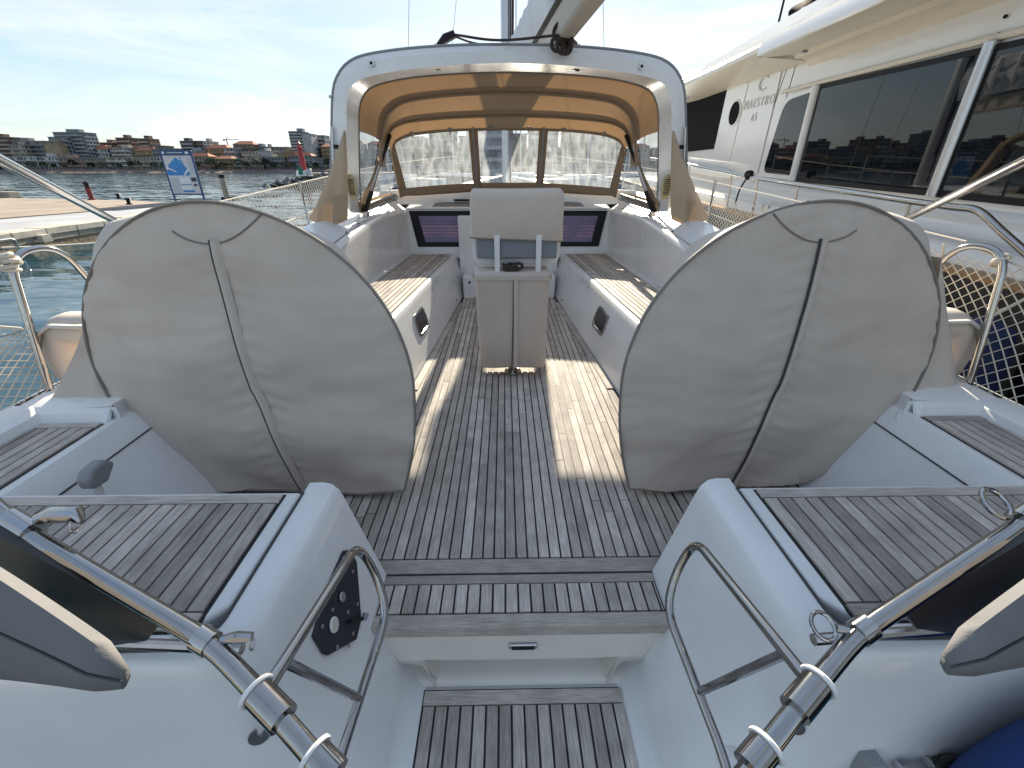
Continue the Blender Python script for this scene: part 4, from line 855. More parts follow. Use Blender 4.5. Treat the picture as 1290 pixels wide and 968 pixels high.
pod = pt(M().loft([[Vector((px0+hx*cx_, 3.05+dy, zc+hz*cz_)) for cx_, cz_ in [(abs(math.cos(a))**0.25*(1 if math.cos(a)>0 else -1), abs(math.sin(a))**0.25*(1 if math.sin(a)>0 else -1)) for a in [2*math.pi*k/48 for k in range(48)]]] for hx, hz, zc, dy in ((0.27,0.205,1.035,0.0),(0.297,0.225,1.035,0.012),(0.30,0.23,1.035,0.03),(0.30,0.23,1.035,0.10))], True, True), 'instrument_pod', WPLAST)
pt(M().ext([(px0-0.268,3.0,0.86),(px0+0.268,3.0,0.86),(px0+0.268,3.0,1.0),(px0-0.268,3.0,1.0)],(0,0.03,0)), 'pod_back', FABG, pod, bevel=0.012)
for dx in (-0.13,0.145): pt(M().box((px0+dx,2.985,0.885),(0.036,0.022,0.26)), 'pod_post', WPLAST, pod, bevel=0.004)
pc_ = thing('pod_cover', 'grey beige canvas hood pulled over the instrument pod above the table', 'canvas hood', (px0,3.05,0.99))
rows = []
for z, hx, y0, y1 in ((0.985,0.308,2.985,3.17),(1.0,0.306,2.98,3.17),(1.12,0.302,2.972,3.17),(1.24,0.300,2.968,3.17),(1.268,0.296,2.974,3.168),(1.286,0.28,3.0,3.15)):
    ring = []
    for k in range(72):
        a = 2*math.pi*k/72; cx_ = abs(math.cos(a))**0.2*(1 if math.cos(a) > 0 else -1); cy_ = abs(math.sin(a))**0.2*(1 if math.sin(a) > 0 else -1)
        q = Vector((px0+hx*cx_,(y0+y1)/2+(y1-y0)/2*cy_, z - 0.02*(q_ if False else 0))); q.y += 0.010*noise.noise(Vector((q.x*4,z*9,5)))
        if z > 1.25: q.z += 0.012*noise.noise(Vector((q.x*9,q.y*14,2)))
        q.z += -0.012*((q.x-px0)/0.3) if z < 1.01 else 0
        ring.append(q)
    rows.append(ring)
M().loft(rows, True, True).build('hood_body', FAB, pc_, angle=60)
M().tube([q+Vector((0,-0.001,0)) for q in rows[0]],0.0045,6,closed=True).build('hem', PIPE, pc_)

# horseshoe lifebuoys in canvas bags inside the rail hoops
for s in SIDES:
    o = Vector((s*2.03,1.97,0.43)); th = thing('horseshoe_buoy', ('grey canvas bag of a horseshoe lifebuoy in the left rail hoop' if s < 0 else 'pale canvas bag of a horseshoe lifebuoy in the right rail hoop by the net'), 'lifebuoy', o, 'horseshoe buoys in canvas bags')
    pth = smooth_path([o+Vector((-s*0.10,0.0,0.30)),o+Vector((s*0.04,0.0,0.30)),o+Vector((s*0.10,0,0.17)),o+Vector((s*0.04,0.0,0.03)),o+Vector((-s*0.10,0,0.02))],6)
    rws = []
    for i, p in enumerate(pth):
        t = (pth[min(len(pth)-1,i+1)]-pth[max(0,i-1)]).normalized(); nn = Vector((-t.z*s,0,t.x*s))
        rws.append([p+nn*0.075*math.cos(a)+Vector((0,0.10,0))*math.sin(a)*(1.0) + nn*0.004*math.sin(i*1.3) for a in [2*math.pi*k/18 for k in range(18)]])
    M().loft(rws, True, True).build('buoy_bag', FAB, th)
    M().loft([[o+Vector((-s*0.13,dy,0.345)),o+Vector((s*0.03,dy,0.35)),o+Vector((s*0.10,dy,0.31)),o+Vector((s*0.145,dy,0.24))] for dy in (-0.115,-0.1,0.0,0.1,0.115)]).build('bag_top', mat('pale bag top',(0.58,0.56,0.52),0.8), th, solid=0.012)

# padded cushions lashed on the stern rails: inner pad with its shade put into a dark colour, grey outer pad
for s in SIDES:
    def V(x, y, z): return Vector((s*x, y, z))
    th = thing('rail_cushion', ('grey vinyl backrest cushion hanging on the left stern rail' if s < 0 else 'blue grey vinyl backrest cushion hanging on the right stern rail'), 'cushion', V(1.0,0.48,0.50), 'padded cushions on the stern rails')
    PL = lambda L_: [Vector((s*abs(q.x), q.y, q.z)) for q in [at(a_,b_,y=c_) for a_,b_,c_ in L_]]
    A = PL([(205,782,.49),(100,725,.535),(0,672,.58),(-90,625,.63)]); B = PL([(188,803,.50),(110,814,.545),(0,818,.60),(-90,818,.645)])
    r_ = []
    for a, b in zip(resample(smooth_path(A,5),14), resample(smooth_path(B,5),14)):
        r_.append([a+Vector((0,-.006,0)), a.lerp(b,.3)+Vector((0,-.015,0)), a.lerp(b,.7)+Vector((0,-.015,0)), b+Vector((0,-.006,0)), b+Vector((0,.012,0)), a+Vector((0,.012,0))])
    M().loft(r_, True, True).build('inner_pad', CUSHD, th)
    T = PL([(160,848,.400),(125,820,.41),(70,782,.43),(0,736,.46),(-90,680,.50)]); U = PL([(156,866,.39),(120,865,.395),(70,858,.41),(0,850,.43),(-90,843,.46)])
    r_ = []
    T_, U_ = resample(smooth_path(T,5),18), resample(smooth_path(U,5),18)
    for i,(a, b) in enumerate(zip(T_, U_)):
        k = min(1, i/3+0.35); oo = Vector((0,-0.018,0.012))*k
        r_.append([a+Vector((0,.016,0.006))*k, a+Vector((0,0.0,0.016))*k, a.lerp(b,.22)+oo, a.lerp(b,.5)+oo*1.1, a.lerp(b,.85)+oo*.8, b+Vector((0,-.004,-.006))*k, b+Vector((0,.012,-.008))*k, a.lerp(b,.5)+Vector((0,.022,-.012))*k])
    M().loft(r_, True, True).build('outer_pad', CUSH, th, angle=60)
    M().tube([a.lerp(b,.36)+Vector((0,-0.0195,0.0135))*min(1,i/3+0.35) for i,(a,b) in enumerate(zip(T_,U_))],0.0022,6).build('piping', CUSHD, th)
# blue fender hanging off the starboard quarter
fd = thing('blue_fender', 'large royal blue cloth covered fender at the lower right corner below the stern', 'fender', (1.55,0.50,0.10))
M().ball((1.30,0.44,0.10),(0.37,0.13,0.40),30,18).build('fender_body', BLUE, fd)
M().torus((1.30,0.44,0.10),(0.2,0.0,1),0.30,0.006,40,6).build('fender_seam', BLUE, fd) if False else None
M().tube([(1.34,0.45,0.47),(1.36,0.60,0.50)],0.008,8).build('fender_line', ROPE, fd)
# ------------------------------------------------------------------ motor yacht alongside to starboard
XS, XH = 3.8, 3.3
mo = thing('motor_yacht', 'large white motor yacht with dark tinted saloon windows moored alongside on the right', 'motor yacht', (XS,5,WZ))
def pm(m, name, mt, parent=None, **k): return m.build(name, mt, parent or mo, **k)
def sx(px, py, x=XS): return at(px, py, x=x)
# hull with teak capping
def cz(y): return 0.70 + 0.033*(y-2.0) if y < 12 else 1.03+0.02*(y-12)
def hx(y): return XH + (0 if y < 9 else 0.06*(y-9)**1.5*0.5)
ys = [-3.0,-1,1,3,5,7,9,11,13,15,17]
pm(M().loft([[(hx(y)+0.25,y,WZ-0.4),(hx(y)+0.10,y,WZ+0.2),(hx(y)+0.02,y,0.2),(hx(y),y,cz(y)-0.03)] for y in ys]), 'hull', NAVY)
pm(M().loft([[(hx(y)+0.05,y,cz(y)-0.04),(hx(y)-0.03,y,cz(y)-0.04),(hx(y)-0.035,y,cz(y)),(hx(y)+0.06,y,cz(y)+0.012),(hx(y)+0.10,y,cz(y))] for y in ys]), 'cap_rail', WOODR)
pm(M().loft([[(hx(y)+0.08,y,cz(y)),(hx(y)+0.10,y,cz(y)+0.10),(hx(y)+0.16,y,cz(y)+0.15),(XS-0.12,y,cz(y)+0.17),(XS-0.06,y,cz(y)+0.24),(XS-0.10,y,cz(y)+0.30),(XS-0.05,y,cz(y)+0.36),(XS+0.0,y,cz(y)+0.38)] for y in (-3,-1,1,3,5,7,7.9)]), 'side_moulding', YWHITE, angle=50)
pm(M().loft([[(hx(y)+0.08,y,cz(y)),(hx(y)+0.10,y,cz(y)+0.10),(hx(y)+0.16,y,cz(y)+0.15),(XS-0.12,y,cz(y)+0.17),(XS-0.02,y,cz(y)+0.28)] for y in (7.9,9,10,11,13)]), 'side_moulding', YWHITE, angle=50)
# superstructure wall with real window openings: bands and piers
WALLS = pm(M().box((XS+0.855,4.2,1.72),(1.8,14.4,1.95)), 'deckhouse_core', YWHITE)
def panel(name, pts, off, th, m, parent=None, bev=0.0): return pm(M().ext([Vector((XS-off,q.y,q.z)) for q in pts], (-th,0,0)), name, m, parent, bevel=bev)
def rounded(pts, r, k=5):
    n = len(pts); res = []
    for i in range(n):
        a, b, c = Vector(pts[i-1]), Vector(pts[i]), Vector(pts[(i+1)%n]); rr = r[i] if isinstance(r,(list,tuple)) else r
        p, q = b+(a-b).normalized()*rr, b+(c-b).normalized()*rr
        for j in range(k+1): t = j/k; res.append(p*(1-t)**2+b*2*t*(1-t)+q*t*t)
    return res
g1 = rounded([Vector((XS,7.02,1.36)),Vector((XS,6.86,2.22)),Vector((XS,6.30,2.25)),Vector((XS,6.30,1.325))],[0.12,0.16,0.01,0.01])
def grow(pts, d): 
    c = sum(pts, Vector())/len(pts); return [Vector((XS, q.y+(d if q.y > c.y else -d), q.z+(d if q.z > c.z else -d))) for q in pts]
fr1 = panel('saloon_window', grow(g1,0.055), 0.055, 0.02, YWHITE, bev=0.012); panel('pane', g1, 0.077, 0.004, GLASS, fr1)
g2 = [Vector((XS,6.16,1.305)),Vector((XS,6.16,2.255)),Vector((XS,4.19,2.215)),Vector((XS,4.19,1.235))]
fr2 = panel('saloon_window', grow(g2,0.05), 0.0552, 0.018, BLACK, bev=0.004); panel('pane', g2, 0.0755, 0.004, GLASS, fr2)
g3 = [Vector((XS,4.05,1.23)),Vector((XS,4.05,2.21)),Vector((XS,0.9,2.14)),Vector((XS,0.9,1.12))]
fr3 = panel('saloon_window', grow(g3,0.05), 0.0552, 0.018, BLACK, bev=0.004); panel('pane', g3, 0.0755, 0.004, GLASS, fr3)
pm(M().tube([(XS-0.085,6.23,1.27),(XS-0.085,6.23,2.30)],0.05,12), 'window_mullion', YWHITE); pm(M().tube([(XS-0.085,4.12,1.19),(XS-0.085,4.12,2.28)],0.048,12), 'window_mullion', STEELB)
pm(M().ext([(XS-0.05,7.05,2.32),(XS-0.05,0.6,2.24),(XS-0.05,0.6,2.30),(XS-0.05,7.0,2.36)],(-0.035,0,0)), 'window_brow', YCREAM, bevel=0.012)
# forward wall: panels with seams, porthole door, sun mesh over the forward window
panel('wall_panel', [Vector((XS,7.20,1.33)),Vector((XS,7.16,2.66)),Vector((XS,8.55,2.74)),Vector((XS,8.75,1.45))], 0.0505, 0.012, YWHITE, bev=0.006)
door = panel('pantry_door', [Vector((XS,8.16,1.52)),Vector((XS,8.04,2.60)),Vector((XS,8.75,2.66)),Vector((XS,8.86,1.60))], 0.0635, 0.010, YWHITE, bev=0.006)
pc0 = sx(926,143,XS-0.075); ph = pm(M().tube([Vector((XS-0.07,pc0.y,pc0.z)),Vector((XS-0.09,pc0.y,pc0.z))],0.19,28), 'porthole', YWHITE, bevel=0.01); pm(M().disc((XS-0.091,pc0.y,pc0.z),(-1,0,0),0.165,0.006,28), 'pane', MESHC, ph)
msh = panel('sun_screen', [sx(862,119,XS-.06),sx(921,97,XS-.06),sx(905,187,XS-.06),sx(862,192,XS-.06)], 0.055, 0.012, MESHC)
for px, py in ((917,101),(901,183),(866,188)): q = sx(px,py,XS-.07); pm(M().ball((XS-0.07,q.y,q.z),0.02,8,6), 'screen_stud', STEEL)
pm(M().tube([(XS-0.03,7.8,1.30),(XS-0.10,8.2,1.33),(XS-0.10,11,1.50)],[0.04,0.075,0.075],10), 'bulge_moulding', YWHITE)
for y0, y1 in ((7.28,7.18),(6.98,6.98)): pm(M().tube([(XS-0.048,y0,1.1),(XS-0.048,y0-0.02,1.9),(XS-0.048,y1-0.12,2.62)],0.004,6), 'panel_seam', SEAM)
def letters(txt, size, c, nm):
    cu = bpy.data.curves.new(nm,'FONT'); cu.body = txt; cu.size = size; cu.extrude = 0.003; cu.align_x = 'CENTER'; cu.space_character = 1.22
    tmp = bpy.data.objects.new(nm, cu); COL.objects.link(tmp); bpy.context.view_layer.update(); me = bpy.data.meshes.new_from_object(tmp); bpy.data.objects.remove(tmp)
    me.transform(Matrix(((0,0,-1,0),(-1,0,0,0),(0,1,0,0),(0,0,0,1)))); me.transform(Matrix.Translation(Vector(c)-ORG[mo.name]))
    me.materials.clear(); me.materials.append(CHROM); o = bpy.data.objects.new(nm, me); COL.objects.link(o); o.parent = mo; return o
CHROM = mat('satin lettering', (0.62,0.62,0.62), 0.3, 0.0)
letters('MAESTRO', 0.17, (XS-0.070,7.60,2.235), 'lettering'); letters('65', 0.15, (XS-0.070,7.64,2.055), 'lettering')
cres = M(); arc = []
for k in range(20): a = R(40+280*k/19); arc.append((XS-0.07,7.55-0.12*math.cos(a),2.52+0.085*math.sin(a)))
cres.tube(arc,[0.003+0.016*math.sin(math.pi*k/19) for k in range(20)],8); pm(cres, 'crescent_emblem', CHROM)
# flybridge: soffit, fascia, bulwarks
fl = []
for y, k in ((-2.5,0),(0,0),(3,0),(6.50,0),(6.56,0.0)):
    fl.append([(XS+0.3,y,2.50),(XS-0.05,y,2.545),(XS-0.10,y,2.60),(XS-0.16,y,2.63),(XS-0.24,y,2.62),(XS-0.28,y,2.66),(3.16,y,2.635),(3.10,y,2.65),(3.10,y,2.70),(3.13,y,2.79),(3.20,y,2.81),(3.5,y,2.83)])
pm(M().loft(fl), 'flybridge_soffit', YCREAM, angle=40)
pm(M().loft([[(3.098,y,2.645),(3.085,y,2.66),(3.085,y,2.705),(3.115,y,2.80),(3.16,y,2.822),(3.5,y,2.83)] for y in (-2.5,2,6.52,6.58)]), 'flybridge_fascia', YWHITE)
pm(M().add([(3.085,6.58,2.645),(3.085,6.58,2.705),(3.115,6.58,2.80),(3.5,6.58,2.83),(3.8,6.58,2.75),(3.8,6.58,2.60)],[(0,1,2,3,4,5)]), 'fascia_end', YWHITE)
fw_ = [[(XS+0.3,y,2.55),(XS-0.05,y,2.60),(3.35,y,2.70),(3.22+0.0*(y-6),y,2.745),(3.20,y,2.79),(3.24,y,2.84),(3.42,y,2.865)] for y in (6.4,8,10)]
fw_ += [[(XS+0.5,11.2,2.55),(XS+0.1,11.2,2.6),(3.55,11.2,2.70),(3.40,11.2,2.745),(3.38,11.2,2.79),(3.42,11.2,2.84),(3.6,11.2,2.865)]]
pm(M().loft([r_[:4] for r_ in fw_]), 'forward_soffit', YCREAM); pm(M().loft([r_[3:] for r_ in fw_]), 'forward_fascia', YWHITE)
pm(M().loft([[(3.40,y,2.82),(3.33,y,2.92),(3.36,y,3.05+dz),(3.45,y,3.09+dz),(5,y,3.10)] for y, dz in ((10.2,-0.14),(9,-0.08),(7,-0.02),(5.9,0.0),(5.6,-0.10),(5.2,-0.14),(0,-0.14))]), 'flybridge_bulwark', YWHITE)
cvm = M(); rw = []
for i in range(13):
    y = 6.9-2.0*i/12; rw.append([(3.75+0.22*math.cos(a)*(1+0.12*math.sin(i*2.3+a*3)), y, 3.12+0.27*math.sin(a)*(1-0.12*math.sin(i*1.9))*(1-abs(i-6)/14)) for a in [math.pi*k/10 for k in range(11)]])
pm(cvm.loft(rw), 'folded_cover', MESHC)
pm(M().tube([(3.5,7.05,3.03),(3.5,6.95,4.6)],0.014,6), 'antenna', BLACK)
pm(M().loft([[(3.6,y,3.05),(6.6,y,3.05)] for y in (-3,11)]), 'flybridge_deck', YWHITE)
pm(M().loft([[(XS+1.9,y,1.0),(XS+1.9,y,3.0)] for y in (-3,11)]), 'deckhouse_back', YWHITE)
pm(M().loft([[(hx(y)+0.1,y,cz(y)),(XS+0.4,y,cz(y)),(8,y,cz(y))] for y in ys]), 'side_deck', YWHITE)
for px, py in ((1015,66),(1123,31)):
    q = at(px,py,z=2.645); pm(M().ball((q.x,q.y,q.z),(0.05,0.05,0.012),16,6), 'soffit_lamp', STEELB)
for px, py in ((1268,21),(1260,43)): q = sx(px,py,XS-.05); pm(M().ball((XS-0.06,q.y,min(q.z,2.5)),0.014,8,6), 'wall_stud', BLACK)
# side rail with stanchions
rl = [sx(855,205,XH),sx(905,215,XH),sx(950,224,XH),sx(1050,239,XH),sx(1150,254,XH),sx(1200,261,XH),sx(1232,266,XH),sx(1262,292,XH),sx(1296,322,XH)]
pm(M().tube(smooth_path([sx(820,200,XH)]+rl,6),0.026,12), 'side_rail', STEEL)
for px0, py0, px1, py1 in ((922,219,916,249),(1006,233,996,264),(869,208,865,238),(1147,254,1140,300),(955,226,950,256)):
    a, b = sx(px0,py0,XH), sx(px1,py1,XH+.03); b.z = cz(a.y); b.y = a.y; b.x = XH+0.03; pm(M().tube([a,b],0.014,8), 'rail_stanchion', STEEL)
tie = M(); q = sx(943,221,XH-.01)
for k in range(6): tie.torus(q+Vector((0,random.uniform(-.04,.04),random.uniform(-.02,.02))),(0.3*random.random(),1,random.uniform(-.3,.3)),0.036,0.013,12,6)
e_ = sx(926,258,XH-.04); tie.tube(smooth_path([q,q.lerp(e_,.5)+Vector((-0.03,0,0)),e_],5),0.011,6)
tie.build('fender_rope', RUBBER, origin=q, label='black rope knotted round the motor yacht side rail', cat='rope')
pm(M().box((XH+0.10,6.15,cz(6.15)+0.09),(0.02,0.14,0.10)), 'hawse_plate', STEELB)
for (y, z, nm) in ((2.75,0.15,'left'),):
    fd2 = thing('hanging_fender', 'dark blue cylindrical fender hanging between the two yachts behind the net', 'fender', (2.98,2.6,0.0))
    M().loft([[(2.98+r_*math.cos(a),2.6+r_*math.sin(a),zz) for a in [2*math.pi*k/18 for k in range(18)]] for zz, r_ in ((-0.45,0.05),(-0.40,0.16),(-0.25,0.2),(0.35,0.2),(0.5,0.16),(0.56,0.05))],True,True).build('fender_body', mat('navy fender cloth',(0.008,0.02,0.07),0.8), fd2)
    M().tube([(2.98,2.6,0.55),(3.25,2.62,0.72)],0.01,6).build('fender_line', ROPE, fd2)

# ------------------------------------------------------------------ quay with coping blocks, sign and bollards
QZ = -0.19
CONC = mat('weathered concrete', (0.26,0.235,0.20), 0.9, var=0.25, vscale=1.3, bump=0.5, bscale=14, bdist=0.02, objrand=0.15)
CONCD = mat('wet dark concrete', (0.20,0.16,0.105), 0.8, var=0.4, vscale=1.2, bump=0.6, bscale=8, bdist=0.03)
EARTH = mat('brown quay surface', (0.25,0.205,0.165), 0.95, var=0.22, vscale=0.5, bump=0.4, bscale=10, bdist=0.02)
PAVE = mat('grey quay paving', (0.33,0.34,0.36), 0.7, var=0.2, vscale=0.6)
COPE = mat('pale coping stone', (0.44,0.415,0.36), 0.85, var=0.2, vscale=3, bump=0.5, bscale=20, bdist=0.015, objrand=0.1)
edge_ = [(-13.3,3.0),(-13.6,12.2),(-13.75,14.5),(-13.85,18),(-13.75,21.5),(-13.3,23.6)]
outer_ = [(-16.5,25.3),(-21,27.6),(-33,31),(-60,34),(-60,3)]
q_ = M().prism(edge_+outer_, WZ-1.5, QZ-0.06).build('quay_bed', CONCD, kind='structure', smooth=False)
M().prism([(x-0.62,y) for x,y in edge_[:-1]]+[(-14.0,23.2),(-16.6,24.9),(-21,27.3),(-33,30.6),(-60,33.5),(-60,3)], QZ-0.06, QZ-0.035).build('quay_paving', PAVE, kind='structure', smooth=False)
M().prism([(-17.6,3),(-17.8,12),(-18.3,17),(-17.3,21.5),(-16.4,23.4),(-17,24.7),(-21,27.1),(-33,30.4),(-60,33.2),(-60,3)], QZ-0.035, QZ+0.0).build('quay_ground', EARTH, kind='structure', smooth=True)
cop = thing('quay_wall', 'long concrete quay wall topped with pale coping blocks across the water on the left', 'quay wall', (-13.6,12,WZ))
P_ = resample([Vector((x,y,0)) for x,y in edge_], 20)
for a, b in zip(P_, P_[1:]):
    d = (b-a).normalized(); nn = Vector((d.y,-d.x,0)); h = random.uniform(-0.012,0.012)
    M().prism([tuple((a+d*0.02+nn*0.05)[:2]),tuple((b-d*0.02+nn*0.05)[:2]),tuple((b-d*0.02-nn*0.58)[:2]),tuple((a+d*0.02-nn*0.58)[:2])], QZ-0.17, QZ+0.01+h).build('coping_block', COPE, cop, smooth=False, bevel=0.015)
    M().prism([tuple((a+d*0.03+nn*0.02)[:2]),tuple((b-d*0.03+nn*0.02)[:2]),tuple((b-d*0.03-nn*0.3)[:2]),tuple((a+d*0.03-nn*0.3)[:2])], QZ-0.33, QZ-0.175).build('wall_block', CONC, cop, smooth=False, bevel=0.01)
M().box((-13.55,13.6,-0.42),(0.18,0.28,0.2)).build('fender_block', COPE, cop, smooth=False)
M().tube(smooth_path([(-13.5,12.3,-0.5),(-13.0,13.6,-0.62),(-12.3,15,-0.66),(-11.6,18,-0.6)],8),0.035,6).build('mooring_line', ROPE, origin=(-13,13.6,-.6), label='pale mooring line hanging along the foot of the quay wall', cat='mooring line')
M().tube(fillet([(-13.4,11.85,-0.75),(-13.35,11.85,-0.28),(-13.35,12.6,-0.28),(-13.4,12.6,-0.75)],0.15),0.03,8).build('quay_ring', STEELB, origin=(-13.4,12.2,-.5), label='grey steel mooring hoop on the quay wall behind the stern rail hoop', cat='mooring ring')
# low kerb block far left, bollards
kb = at(4,249,z=QZ); M().box((kb.x-2.2,kb.y,QZ+0.16),(6,0.7,0.34)).build('kerb_block', CONC, origin=(kb.x-2.2,kb.y,QZ), label='long low concrete block on the quay at the left edge of the photo', cat='kerb block', bevel=0.03)
hb = at(116,252,z=QZ); th = thing('hydrant', 'dark red hydrant post with a black cap standing on the quay', 'hydrant', hb)
RED = mat('faded red paint', (0.17,0.02,0.02), 0.5, var=0.15); 
M().loft([[hb+Vector((r_*math.cos(a),r_*math.sin(a),z)) for a in [2*math.pi*k/14 for k in range(14)]] for z, r_ in ((0,0.2),(0.05,0.2),(0.06,0.12),(0.5,0.12),(0.55,0.15),(0.62,0.15))],True,True).build('post', RED, th)
M().loft([[hb+Vector((r_*math.cos(a),r_*math.sin(a),z)) for a in [2*math.pi*k/14 for k in range(14)]] for z, r_ in ((0.62,0.11),(0.8,0.11),(0.84,0.15),(0.92,0.14),(0.98,0.05))],True,True).build('cap', BLACK, th)
for px, py, lb in ((163,258,'small black mooring bollard at the quay edge just left of the wheel cover'),(150,251,'tiny dark bollard at the far edge of the quay behind the paving')):
    q = at(px,py,z=QZ); M().loft([[q+Vector((r_*math.cos(a),r_*math.sin(a),z)) for a in [2*math.pi*k/12 for k in range(12)]] for z, r_ in ((0,0.14),(0.04,0.14),(0.06,0.08),(0.2,0.08),(0.24,0.15),(0.3,0.12))],True,True).build('bollard', BLACK, origin=q, label=lb, cat='bollard')
gp = at(287,253,z=QZ); th = thing('marker_post', 'grey cylindrical marker post at the quay tip right of the blue sign', 'post', gp)
M().tube([gp,gp+Vector((0,0,1.15))],0.14,14).build('post', CONC, th); M().tube([gp+Vector((0,0,1.15)),gp+Vector((0,0,1.32))],0.15,14).build('cap', BLACK, th); M().tube([gp+Vector((-.3,0,0.1)),gp+Vector((.5,0,0.1))],0.1,10).build('foot', BLACK, th)
# harbour information board
s0, s1 = at(221.5,254,z=QZ), at(262.5,253.5,z=QZ); s1.y = s0.y; sc_ = thing('information_sign', 'blue framed harbour map board on two posts standing on the quay', 'sign', (s0+s1)/2)
SB = mat('sign blue frame', (0.012,0.055,0.17), 0.4); SW = mat('sign print white', (0.50,0.52,0.56), 0.5); SM = mat('sign print blue', (0.03,0.20,0.50), 0.5); SG = mat('sign print grey', (0.40,0.43,0.48), 0.5); SD = mat('sign print dark', (0.03,0.035,0.05), 0.5); SL = mat('sign print pale', (0.62,0.65,0.70), 0.5)
W_ = (s1-s0).length; dirx = (s1-s0).normalized(); H_ = 2.48
def sg(u, v, off=0.0): return s0 + dirx*(W_*u) + Vector((0,-off,H_*v))
def sq(name, u0, v0, u1, v1, off, m, par=sc_, th_=0.008): return M().ext([sg(u0,v0,off),sg(u1,v0,off),sg(u1,v1,off),sg(u0,v1,off)],(0,th_,0)).build(name, m, par, smooth=False)
for u in (0,1): M().box(sg(u,0.5),(0.09,0.08,H_)).build('post', SB, sc_, bevel=0.01)
bd_ = sq('map_panel', 0.02,0.15,0.98,0.90,0.03,SW); sq('header', -0.02,0.905,1.02,1.0,0.06,SB,sc_,0.08)
sq('logo_mark',0.06,0.93,0.14,0.975,0.064,SL,bd_); sq('logo_mark',0.82,0.93,0.92,0.975,0.064,SL,bd_); sq('title_text',0.22,0.945,0.74,0.965,0.064,SG,bd_)
sq('rail',0.0,0.13,1.0,0.16,0.04,SB,sc_,0.05)
mp1 = M().ext([sg(a,b,0.035) for a,b in ((0.04,0.52),(0.78,0.52),(0.76,0.62),(0.62,0.76),(0.45,0.87),(0.30,0.80),(0.14,0.72),(0.12,0.64),(0.04,0.62))],(0,0.004,0)).build('map_sea', SM, bd_, smooth=False)
M().ext([sg(a,b,0.039) for a,b in ((0.04,0.70),(0.36,0.60),(0.35,0.585),(0.04,0.66))],(0,0.003,0)).build('map_breakwater', SL, bd_, smooth=False)
M().ext([sg(a,b,0.039) for a,b in ((0.56,0.53),(0.68,0.62),(0.80,0.66),(0.82,0.63),(0.72,0.59),(0.62,0.53))],(0,0.003,0)).build('map_breakwater', SL, bd_, smooth=False)
for i in range(4):
    for j in range(3):
        u, v = 0.22+0.11*i+0.02*j, 0.72+0.035*i-0.045*j+0.03; M().ext([sg(u+a,v+b,0.039) for a,b in ((0,0),(0.055,0.018),(0.075,-0.008),(0.02,-0.026))],(0,0.003,0)).build('map_berth', SB if False else mat('sign print mid blue',(0.05,0.28,0.60),0.5) if 'sign print mid blue' not in MATS else MATS['sign print mid blue'], bd_, smooth=False)
sq('text_block',0.06,0.18,0.34,0.47,0.035,SG,bd_); sq('text_block',0.38,0.36,0.72,0.48,0.035,SL,bd_); sq('text_line',0.38,0.33,0.72,0.345,0.036,SM,bd_); sq('text_block',0.38,0.24,0.72,0.32,0.035,SL,bd_); sq('text_line',0.38,0.19,0.78,0.225,0.036,SM,bd_)
sq('photo_print',0.76,0.40,0.94,0.48,0.035,SD,bd_); sq('photo_print',0.78,0.30,0.95,0.37,0.035,SG,bd_); sq('photo_print',0.80,0.31,0.92,0.35,0.037,SD,bd_); sq('text_block',0.80,0.55,0.95,0.86,0.035,SG,bd_)

# ------------------------------------------------------------------ breakwater with red harbour light
ROCK = mat('dark breakwater rock', (0.06,0.06,0.065), 0.85, var=0.4, vscale=1.0, bump=0.8, bscale=3, bdist=0.1)
BWR = mat('grey rock', (0.11,0.11,0.115), 0.85, var=0.35, vscale=1.5, bump=0.8, bscale=4, bdist=0.08)
bwY = 68.0
bw_ = thing('rock_breakwater', 'dark low breakwater of piled rocks below the red harbour light', 'breakwater', at(380,234,y=bwY))
c0_ = at(330,234,y=bwY)
rk = M(); 
for i in range(300):
    t = random.random()**0.8; x = c0_.x + t*24; hgt = 1.75*min(1,(x-c0_.x)/7.5)**0.7; z = WZ-0.2+random.random()*hgt; yy = bwY + random.uniform(-2.4,2.4)*(1-0.55*(z-WZ)/2.0)
    r_ = random.uniform(0.28,0.6); b = len(rk.v); c_ = Vector((x,yy,z)); n1 = [c_+Vector(v)*r_*random.uniform(.75,1.2) for v in ((1,0,0),(0.3,1,0),(-.9,.5,0),(-.8,-.6,0),(.3,-1,0),(0,0,.8),(0,0,-.8))]
    rk.add(n1,[(0,1,5),(1,2,5),(2,3,5),(3,4,5),(4,0,5),(1,0,6),(2,1,6),(3,2,6),(4,3,6),(0,4,6)])
rk.build('rock', BWR, bw_, smooth=False, kind='stuff')
M().loft([[(c0_.x+a_*24, bwY+w_*2.2, WZ-0.6+(1-abs(w_))*min(1,a_*3.2)**0.7*2.0) for w_ in (-1,-.5,0,.5,1)] for a_ in [k/12 for k in range(13)]]).build('core', ROCK, bw_, smooth=False)
lp = at(383.5,219,y=bwY); lh = thing('harbour_light', 'slender red harbour light tower standing on the rock breakwater', 'light tower', lp)
REDP = mat('red tower paint', (0.35,0.02,0.03), 0.4)
M().loft([[lp+Vector((r_*math.cos(a),r_*math.sin(a),z)) for a in [2*math.pi*k/14 for k in range(14)]] for z, r_ in ((0,0.7),(0.5,0.6),(0.6,0.42),(3.0,0.30),(3.05,0.5),(3.2,0.5),(3.25,0.2),(3.7,0.18),(3.9,0.02))],True,True).build('tower', REDP, lh)
M().loft([[lp+Vector((r_*math.cos(a),r_*math.sin(a),z)) for a in [2*math.pi*k/12 for k in range(12)]] for z, r_ in ((-0.3,1.1),(0.35,1.0),(0.4,0.8))],True,True).build('base', YWHITE, lh)
